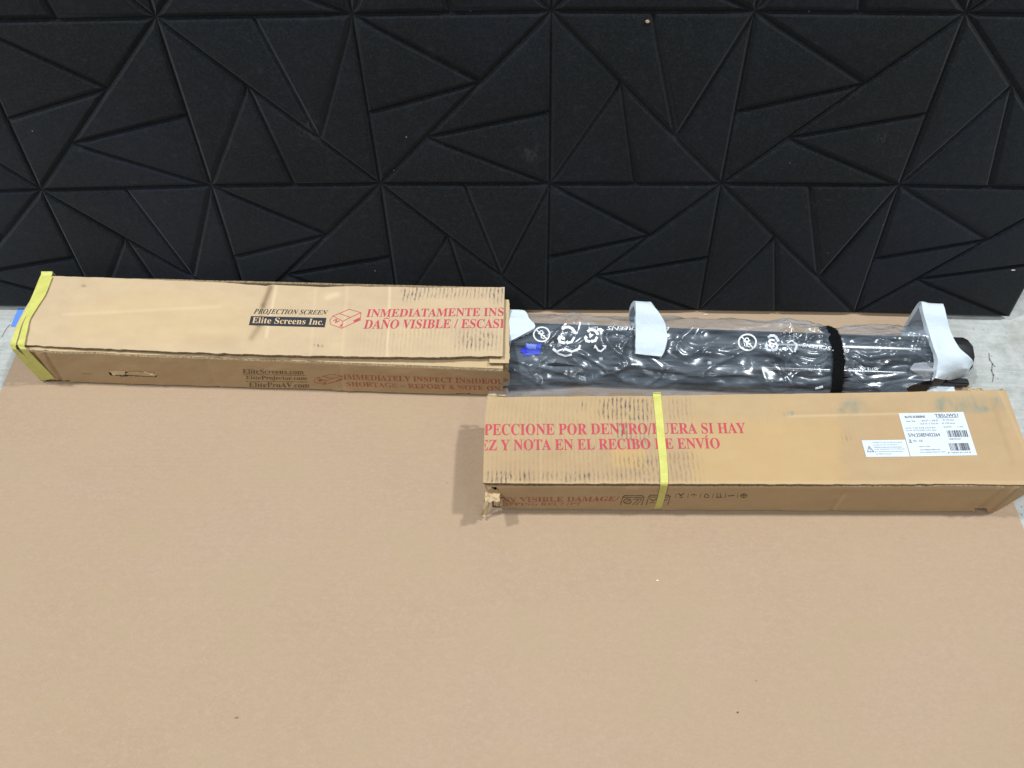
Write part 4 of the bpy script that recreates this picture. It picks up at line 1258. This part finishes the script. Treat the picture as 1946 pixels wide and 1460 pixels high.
# slack at the back edge and at the front near the cut box
back = np.exp(-((TH - .62) / .07) ** 2)
fro = np.exp(-((((TH + .5) % 1) - .55) / .08) ** 2)
bk_sl = np.interp(SX, [-.05, .0, .10, .17, .24, .33, .40, .47, .52, .6, .8], [.000, .006, .003, .010, .003, .004, .011, .011, .002, .000, .000])
fr_sl = np.interp(SX, [-.05, .02, .09, .13, .2, .28, .8], [.014, .016, .012, .004, .004, .004, 0])
d = d + back * bk_sl + fro * fr_sl
endflare = sstep(XBAG1 - .05, XBAG1, SX)
d = d + endflare * (ridge(AL * 38, SX * 8, 51) ** 2 - .35) * .012
lowz = 1 - sstep(.004, .018, np.broadcast_to(sec[None, :, 1], SX.shape))
d = d * (1 - .85 * lowz)
BY = Yc(SX) + sec[None, :, 0] + dirv[None, :, 0] * d
BZ = sec[None, :, 1] + dirv[None, :, 1] * d
BZ = np.maximum(BZ, .0022)
# the film is thrown up where the foam band and strap lift it; ragged open end
ragx = (fbm(AL[0] * 30, AL[0] * 0, 61) - .5) * .03
frontlow = (1 - sstep(.044, .064, np.broadcast_to(sec[None, :, 1], SX.shape))) * (np.broadcast_to(sec[None, :, 0], SX.shape) < -.01)
BX = SX - frontlow * .062 * sstep(XBAG1 - .16, XBAG1, SX) + endflare * ragx[None, :] * .7 + (fbm(SX * 20, AL * 20, 71) - .5) * .004
BV = np.stack([BX, BY, BZ], -1).reshape(-1, 3)
ids = np.arange(MB * NB).reshape(MB, NB)
nx_ = np.roll(ids, -1, 1)
BF = np.stack([ids[:-1], ids[1:], nx_[1:], nx_[:-1]], -1).reshape(-1, 4)
bag_loc = np.array([.35, Yc(.35), 0])
bag = mk('plastic_bag', BV, BF, M_BAG, None, tuple(bag_loc))
tag(bag, 'crinkled clear plastic bag with white printed symbols round the black projection screen', 'plastic bag')
bagT = BVHTree.FromPolygons([Vector(v) for v in BV], [tuple(int(i) for i in f) for f in BF])

def bag_mark(parts, mat=M_BAG_INK, name='printed_symbol'):
    V2, F2 = join2(parts); return lay(name, V2, F2, bagT, mat, bag, .0012, 2.5)
def baby(cx, cy, r, seed=1):
    P_ = [stroke(arc(cx, cy, r * 1.05, r * .92, n=28), r * .17), stroke([(cx - r * .68, cy - r * .6), (cx + r * .68, cy + r * .6)], r * .15)]
    P_ += [stroke(arc(cx - r * .05, cy - r * .30, r * .22, r * .2, n=10), r * .12), stroke([(cx - r * .45, cy - r * .15), (cx - r * .1, cy), (cx + r * .3, cy - r * .2)], r * .12), stroke([(cx - r * .1, cy), (cx - r * .05, cy + r * .4), (cx + r * .3, cy + r * .55)], r * .12), stroke([(cx, cy + r * .1), (cx + r * .4, cy + r * .15)], r * .12)]
    return P_
def recycle(cx, cy, w, h, digit):
    T = lambda u, v: (cx + u * w / 2, cy + v * h / 2)
    P_ = [stroke([T(-.45, -.75), T(-.2, -.95), T(.25, -.95), T(.6, -.75), T(.85, -.35)], 5.0), stroke([T(.75, .25), T(.5, .75), T(.15, .85)], 4.8), stroke([T(-.85, .25), T(-.7, .75), T(-.3, .85)], 4.8)]
    P_ += [(np.array([T(-1.05, .45), T(-.85, -.1), T(-.45, .3)]), [(0, 1, 2)]), (np.array([T(.1, 1.1), T(.1, .5), T(-.2, .8)]), [(0, 1, 2)]), (np.array([T(.65, -.2), T(1.05, -.15), T(.95, -.55)]), [(0, 1, 2)])]
    return P_
bag_mark(baby(1029.5, 636, 14.5))
bag_mark(recycle(1077, 638, 36, 33, '3'))
write('3', [(1064, 633), (1072, 632), (1074, 646), (1066, 647)], bagT, M_BAG_INK, bag, 'printed_symbol', flip=True, off=.0012, bold=.03, maxlen=3)
bag_mark(recycle(1124, 639, 27, 24, '4'), M_BAG_INK)
write('4', [(1119, 633), (1128, 633), (1128, 643), (1119, 643)], bagT, M_BAG_INK, bag, 'printed_symbol', flip=True, off=.0012, bold=.03, maxlen=3)
write('LDPE', [(1118, 622), (1136, 621.5), (1136, 626.5), (1118, 627)], bagT, M_BAG_INK_WORN, bag, flip=True, off=.0012, bold=.02, maxlen=3)
bag_mark([stroke([(1131, 657), (1137, 666), (1142, 667.5), (1148, 662)], 3.2), (np.array([(1128, 662), (1131, 656), (1136, 660)]), [(0, 1, 2)]), (np.array([(1144, 656), (1153, 656), (1151, 663)]), [(0, 1, 2)])])
write('ELITE SCREENS', [(1153, 621), (1272, 622.5), (1272, 629), (1153, 628)], bagT, M_BAG_INK, bag, flip=True, off=.0012, bold=.018, shear=.25, maxlen=3)
bag_mark(baby(1420, 651, 16))
bag_mark(recycle(1467, 653, 27, 30, '3'), M_BAG_INK_WORN)
write('3', [(1459, 645), (1471, 645), (1472, 661), (1460, 661)], bagT, M_BAG_INK, bag, 'printed_symbol', flip=True, off=.0012, bold=.03, maxlen=3)
bag_mark([stroke([(1497, 652), (1505, 648), (1514, 655), (1510, 668)], 3.2), stroke([(1499, 662), (1506, 669)], 2.6)], M_BAG_INK_WORN)
write('ELITE SCREENS', [(1524, 652), (1614, 664), (1614, 671), (1524, 659)], bagT, M_BAG_INK, bag, flip=True, off=.0012, bold=.018, shear=.25, maxlen=3)
write('ELITE SCREENS', [(1612, 701), (1666, 699), (1668, 706), (1612, 708)], bagT, M_BAG_INK_WORN, bag, flip=True, off=.0012, bold=.018, maxlen=3)
bag_mark([stroke([(1052, 664), (1062, 672), (1075, 676), (1085, 674)], 4.0), stroke([(1074, 664), (1086, 668), (1099, 664), (1102, 657)], 4.4), stroke([(1058, 668), (1070, 664)], 2.5)], M_BAG_INK)
bag_mark([stroke([(1550, 738), (1562, 735)], 3.5)], M_BAG_INK_WORN)

# blue tape on the bag
M_BLUE = mat_plain('blue_tape', (.045, .075, .50), .45, .4, 200, .25, .1)
M_BLUE_PALE = mat_plain('pale_blue_tape', (.16, .22, .62), .45, .4, 200, .2, .1)
def decal_quad(name, quad, bvh, mat, parent, off=.0022, n=12, rough=1.0, seed=2):
    q = np.array(quad, float); V = []
    for i in range(n):
        for j in range(n):
            u, v = i / (n - 1), j / (n - 1)
            p = q[0] * (1 - u) * (1 - v) + q[1] * u * (1 - v) + q[2] * u * v + q[3] * (1 - u) * v
            V.append(p + (fbm(np.array([p[0] / 5]), np.array([p[1] / 5]), seed)[0] - .5) * rough)
    idx = np.arange(n * n).reshape(n, n)
    fs = [tuple(f) for f in np.stack([idx[:-1, :-1], idx[1:, :-1], idx[1:, 1:], idx[:-1, 1:]], -1).reshape(-1, 4)]
    return lay(name, np.array(V), fs, bvh, mat, parent, off, 50)
bt = decal_quad('blue_tape', [(999, 656), (1029, 653), (1027, 674), (993, 677)], bagT, M_BLUE, bag, .0016, rough=3)
decal_quad('blue_tape', [(1000, 653.5), (1020, 656), (1018, 663), (1002, 661)], bagT, M_BLUE_PALE, bag, .0026, rough=4, seed=8)
star = np.array([(996 + (9 if k % 2 == 0 else 4) * math.cos(k * math.pi / 5 + .3), 667 + (9 if k % 2 == 0 else 4) * math.sin(k * math.pi / 5 + .3)) for k in range(10)])
lay('blue_tape', np.vstack([star, [(996, 667)]]), [(k, (k + 1) % 10, 10) for k in range(10)], bagT, mat_plain('deep_blue_tape', (.012, .02, .55), .45, .4), bag, .0030, 5)

# clear tape bits near the end of the screen
def mat_tape():
    t = NT('clear_tape')
    tr = t.n('BsdfTransparent', {0: (.93, .93, .93)}).outputs[0]
    df = t.n('BsdfPrincipled', {'Base Color': (.62, .62, .66, 1), 'Roughness': .35}).outputs[0]
    co = t.n('TexCoord').outputs['Object']
    f = t.ramp(t.noise(co, 60, 4), .3, .7, .25, .50)
    return t.done(t.n('MixShader', {0: f, 1: tr, 2: df}).outputs[0])
M_TAPE = mat_tape()
Pt = ribbon([(ony(1738, 690, .826), ony(1783, 689, .826)), (ony(1732, 697, .817), ony(1782, 697, .817)), (ony(1731, 703, .8062), ony(1781, 705, .8062)), (ony(1752, 716, .803), ony(1769, 718, .803)), (ony(1753, 728, .800), ony(1764, 730, .800)), (ony(1742, 741, .795), ony(1762, 741, .795))], 6, 7)
slab('clear_tape', Pt, [M_TAPE, M_TAPE], scr, .0004)

# ================================================================== white foam wraps
def mat_foam():
    t = NT('white_foam')
    co = t.n('TexCoord').outputs['Object']
    n = t.noise(co, 330, 3, .7); m = t.noise(co, 60, 3, .6)
    c = t.mix(t.ramp(n, .3, .7), (.57, .635, .695), (.63, .69, .745))
    nrm = t.bump(t.math('ADD', n, t.math('MULTIPLY', m, .8)), .4, .0015)
    return t.done(t.pbr(c, .62, nrm, .25, **{'Subsurface Weight': .25, 'Subsurface Radius': (.01, .01, .01), 'Subsurface Scale': .4}))
M_FOAM = mat_foam()
def mesh_bvh(objs):
    V = []; Fc = []
    for o_ in objs:
        k = len(V); off = base_of(o_)
        V += [Vector(off) + v.co for v in o_.data.vertices]; Fc += [tuple(i + k for i in p.vertices) for p in o_.data.polygons]
    return BVHTree.FromPolygons(V, Fc)
sleeve = mk('t', b0.reshape(-1, 3), BF, M_BAG)            # the bag before it creased: what the foam rests on
under = mesh_bvh([sleeve, case] + list(case.children))
bpy.data.objects.remove(sleeve)
def drape(P, i0, gap=.0155):
    """let the strip lie over the screen: no point nearer to it than gap, evened out along the strip"""
    d = P - CAM; L = np.linalg.norm(d, axis=2); u = d / L[..., None]
    lim = np.full(L.shape, 9.0)
    for i in range(i0, P.shape[0]):
        for j in range(P.shape[1]):
            h = under.ray_cast(Vector(CAM), Vector(u[i, j]))
            if h[0] is not None: lim[i, j] = h[3] - gap
    T = np.minimum(L, lim)
    for _ in range(60):
        A = T.copy()
        A[1:-1] = (T[:-2] + 2 * T[1:-1] + T[2:]) / 4
        A[:, 1:-1] = (A[:, :-2] + 2 * A[:, 1:-1] + A[:, 2:]) / 4
        A[0] = T[0]
        T = np.minimum(A, lim); T[:max(i0 - 12, 1)] = L[:max(i0 - 12, 1)]
    return CAM + u * T[..., None]
def foam(rows, label, thick=.0095, seed=1, loc=None, front=None):
    R = [(ony(a[0], a[1], Y), ony(b[0], b[1], Y2)) for a, b, Y, Y2 in rows]
    P = ribbon(R, 8, 12)
    if front is not None: P = drape(P, front * 8)
    s = np.linspace(0, 1, P.shape[0])[:, None]; w = np.linspace(0, 1, P.shape[1])[None, :]
    P[..., 2] += (fbm(s * 9 + 0 * w, w * 2 + 0 * s, seed) - .5) * .005
    P[..., 0] += (fbm(s * 7 + 0 * w, w * 1.5 + 0 * s, seed + 5) - .5) * .003
    P[..., 2] = np.maximum(P[..., 2], .0075)
    o = slab('foam_wrap', P, [M_FOAM, M_FOAM], None, thick, loc=tuple(P.reshape(-1, 3).mean(0) * np.array([1, 1, 0])))
    m_ = o.modifiers.new('soft', 'BEVEL'); m_.width = .0026; m_.segments = 3; m_.limit_method = 'ANGLE'; m_.angle_limit = math.radians(50)
    return tag(o, label, 'foam wrap', 'white foam wraps on the projection screen')
foam([((1199, 622), (1262, 622), .945, .945), ((1196, 604), (1258, 606), .957, .957), ((1197, 584), (1246, 586), .952, .952), ((1204, 571.5), (1237, 574), .928, .928), ((1208, 584), (1248, 589), .906, .904), ((1208, 608), (1263, 614), .891, .889), ((1208.5, 634), (1269, 640), .877, .876), ((1208.5, 656), (1264, 664), .866, .864), ((1208, 671.5), (1257, 677.5), .853, .852)],
     'white foam band arched over the bagged screen near its middle', seed=3, front=4)
foam([((1704, 652), (1780, 655), .925, .925), ((1711, 637), (1790, 640), .936, .936), ((1722, 612), (1800, 616), .944, .944), ((1747, 573.5), (1792, 578), .917, .915), ((1757, 598), (1799, 603), .899, .897), ((1765, 630), (1808, 634), .883, .881), ((1773, 657), (1823, 662), .870, .867), ((1782, 683), (1850, 686), .856, .853), ((1780, 705), (1842, 709), .842, .840), ((1777, 719.5), (1832, 724.5), .832, .830)],
     'tall white foam wrap twisted over the right end of the screen', seed=13, front=4)
foam([((948, 590), (984, 588), .936, .935), ((948, 596), (999, 591.5), .927, .927), ((948, 606), (1005, 604), .913, .913), ((948, 620), (1017.5, 619.5), .897, .897), ((948, 634), (998, 633), .881, .882), ((948, 645), (975, 645), .868, .870), ((948, 650), (966, 649), .862, .864)],
     'white foam flap poking out of the cut end of the left box', seed=23, front=1)
foam([((1758, 731), (1811, 730), .815, .815), ((1757, 738), (1814, 737), .806, .806), ((1757, 747), (1815, 746), .799, .799)],
     'small white foam pad low behind the right box at the screen end', seed=33, thick=.007)

# ================================================================== black hook-and-loop strap
def mat_velcro():
    t = NT('black_velour')
    co = t.n('TexCoord').outputs['Object']
    n = t.noise(co, 500, 3, .7)
    return t.done(t.pbr(t.mix(n, (.0025, .003, .0035), (.010, .011, .012)), .95, t.bump(n, .9, .003), .08))
M_VEL = mat_velcro()
def on_bag(px, py, off=.007):
    r = Vector(ray(px, py)).normalized(); h = under.ray_cast(Vector(CAM), r)
    if h[0] is None: return onz(px, py, .06)
    return np.array(h[0] - r * off)
rows = [((1556, 622), (1572, 619)), ((1560, 627), (1580, 622)), ((1567, 633), (1589, 627)), ((1575, 643), (1596, 638)), ((1580, 656), (1601, 653)), ((1583, 672), (1603, 670)), ((1584, 690), (1605, 689)), ((1583, 708), (1604, 708)), ((1582, 726), (1602, 726)), ((1580, 742), (1600, 742))]
R = []
for (a, b) in rows:
    A, B = on_bag(*a), on_bag(*b); m = np.linalg.norm(A - CAM); m2 = np.linalg.norm(B - CAM); mm = (m + m2) / 2 
    R.append((CAM + (A - CAM) / m * mm, CAM + (B - CAM) / m2 * mm))
for i in range(1, len(R) - 1):     # even out the depth along the band
    for k in (0, 1):
        dd = [np.linalg.norm(R[j][k] - CAM) for j in (i - 1, i, i + 1)]
        v_ = R[i][k] - CAM; t_ = min(dd[1], (dd[0] + dd[1] + dd[2]) / 3)
        R[i] = (CAM + v_ / dd[1] * t_, R[i][1]) if k == 0 else (R[i][0], CAM + v_ / dd[1] * t_)
R.append((R[-1][0] + np.array([0, -.004, -.02]), R[-1][1] + np.array([0, -.004, -.02])))
PV = ribbon(R, 10, 12)
sv = np.linspace(0, 1, PV.shape[0])[:, None]; wv = np.linspace(0, 1, PV.shape[1])[None, :]
PV[..., 0] += (vn(sv * 60 + 0 * wv, wv * 2 + 0 * sv, 5) - .5) * .0010
PV[..., 2] = np.maximum(PV[..., 2] + (vn(sv * 50 + 0 * wv, wv * 8 + 0 * sv, 7) - .5) * .002, .006)
vel = slab('hook_and_loop_strap', PV, [M_VEL, M_VEL], None, .0025, loc=tuple(PV.reshape(-1, 3).mean(0) * np.array([1, 1, 0])))
tag(vel, 'fuzzy black hook and loop strap tied round the bagged projection screen', 'strap')
# its pile: short fibres along the edges and face
rs = np.random.RandomState(4)
fv = []; ff = []
for k in range(900):
    i = rs.randint(0, PV.shape[0] - 1); e = rs.choice([0, PV.shape[1] - 1]) if rs.rand() < .75 else rs.randint(0, PV.shape[1])
    p = PV[i, e]; dx = (-1 if e == 0 else 1 if e == PV.shape[1] - 1 else rs.randn() * .4)
    dvec = np.array([dx * rs.uniform(.4, 1.2), rs.randn() * .3 - .25, rs.randn() * .4 + .5]); dvec *= .0035 * rs.uniform(.4, 1.0) / np.linalg.norm(dvec)
    sd = np.array([0, .00035, .0002]); q = len(fv)
    fv += [p - sd, p + sd, p + dvec]; ff.append((q, q + 1, q + 2))
mk('pile', fv, ff, M_VEL, vel, smooth=False)

# ================================================================== little things
q = [onz(33, 583.8, 0), onz(60, 583.8, 0), onz(50, 618.6, 0), onz(18.8, 618.4, 0)]
for p in q: p[2] = -.0034
PT = bilin(q[3], q[2], q[1], q[0], 16, 16)
PT[..., 2] += (fbm(PT[..., 0] * 80, PT[..., 1] * 80, 3)) * .0006
o = slab('floor_tape', PT, [mat_plain('painters_tape', (.10, .24, .62), .6, .3, 150, .15, .2)] * 2, None, .0003, loc=tuple(PT.reshape(-1, 3).mean(0)), inward=(0, 0, -1))
tag(o, 'patch of blue painters tape on the concrete beside the strapped box end', 'tape')

def chip(px, py, size, col, label, on='panel', seed=1, group=None):
    rs = np.random.RandomState(seed)
    if on == 'panel':
        x, t_ = on_panel(px, py); c = panel_pt(x, t_, THICK + .0006); n = np.array([0, -math.cos(LEAN), math.sin(LEAN)])
        a, b = np.array([1., 0, 0]), np.array([0, math.sin(LEAN), math.cos(LEAN)])
    else:
        c = onz(px, py, .001); n = np.array([0, 0, 1.]); a, b = np.array([1., 0, 0]), np.array([0, 1., 0])
    V = []; m = 9
    for lay_, h in ((1.0, 0), (.75, .35)):
        for k in range(m):
            an = 2 * math.pi * k / m; r = rs.uniform(.6, 1.1) * lay_
            V.append(c + a * math.cos(an) * size[0] * r + b * math.sin(an) * size[1] * r + n * h * min(size))
    fs = [(k, (k + 1) % m, m + (k + 1) % m, m + k) for k in range(m)] + [tuple(range(m, 2 * m)), tuple(range(m))[::-1]]
    o = mk('debris_chip', V, fs, mat_plain('chip', col, .7, .3), None, tuple(c), smooth=False)
    return tag(o, label, 'chip', group)
chip(1229, 36.5, (.0048, .0030), (.40, .28, .19), 'tan paper chip caught on the black panel near its top edge', seed=2)
chip(1339.5, 591.5, (.0048, .0020), (.75, .75, .74), 'white foam crumb at the foot of the black panel', seed=3)
chip(1920, 507.5, (.0046, .0016), (.55, .55, .50), 'pale shaving on the black panel near its right edge', seed=4)
chip(1249, 1103.5, (.0030, .0016), (.72, .66, .55), 'pale paper crumb on the bare cardboard sheet below the right box', 'floor', seed=8)
chip(1402, 1354, (.0018, .0014), (.12, .08, .06), 'tiny dark crumb on the bare cardboard sheet at lower right', 'floor', seed=5)
chip(449, 1364, (.0034, .0012), (.22, .15, .10), 'small brown sliver on the bare cardboard sheet at lower left', 'floor', seed=6)

# the crack in the concrete beyond the screen's end
cr = [(1879, 672), (1881, 684), (1886, 692), (1884, 704), (1888, 713), (1886, 726)]
V2, F2 = join2([stroke(cr, 2.6), stroke([(1886, 692), (1891, 697)], 1.6)])
Vc = np.array([onz(x + random.Random(int(x * 7 + y)).uniform(-.8, .8), y, -.0040) for x, y in V2])
tag(mk('floor_crack', Vc, [f for f in F2], mat_plain('crack_dirt', (.20, .19, .17), .9, .1), smooth=False), kind='structure')
V2, F2 = join2([stroke([(4, 640), (10, 628), (19, 617)], 1.3)])
tag(mk('floor_crack', np.array([onz(x, y, -.0040) for x, y in V2]), F2, mat_plain('crack_dirt', (.14, .135, .12), .9, .1), smooth=False), kind='structure')
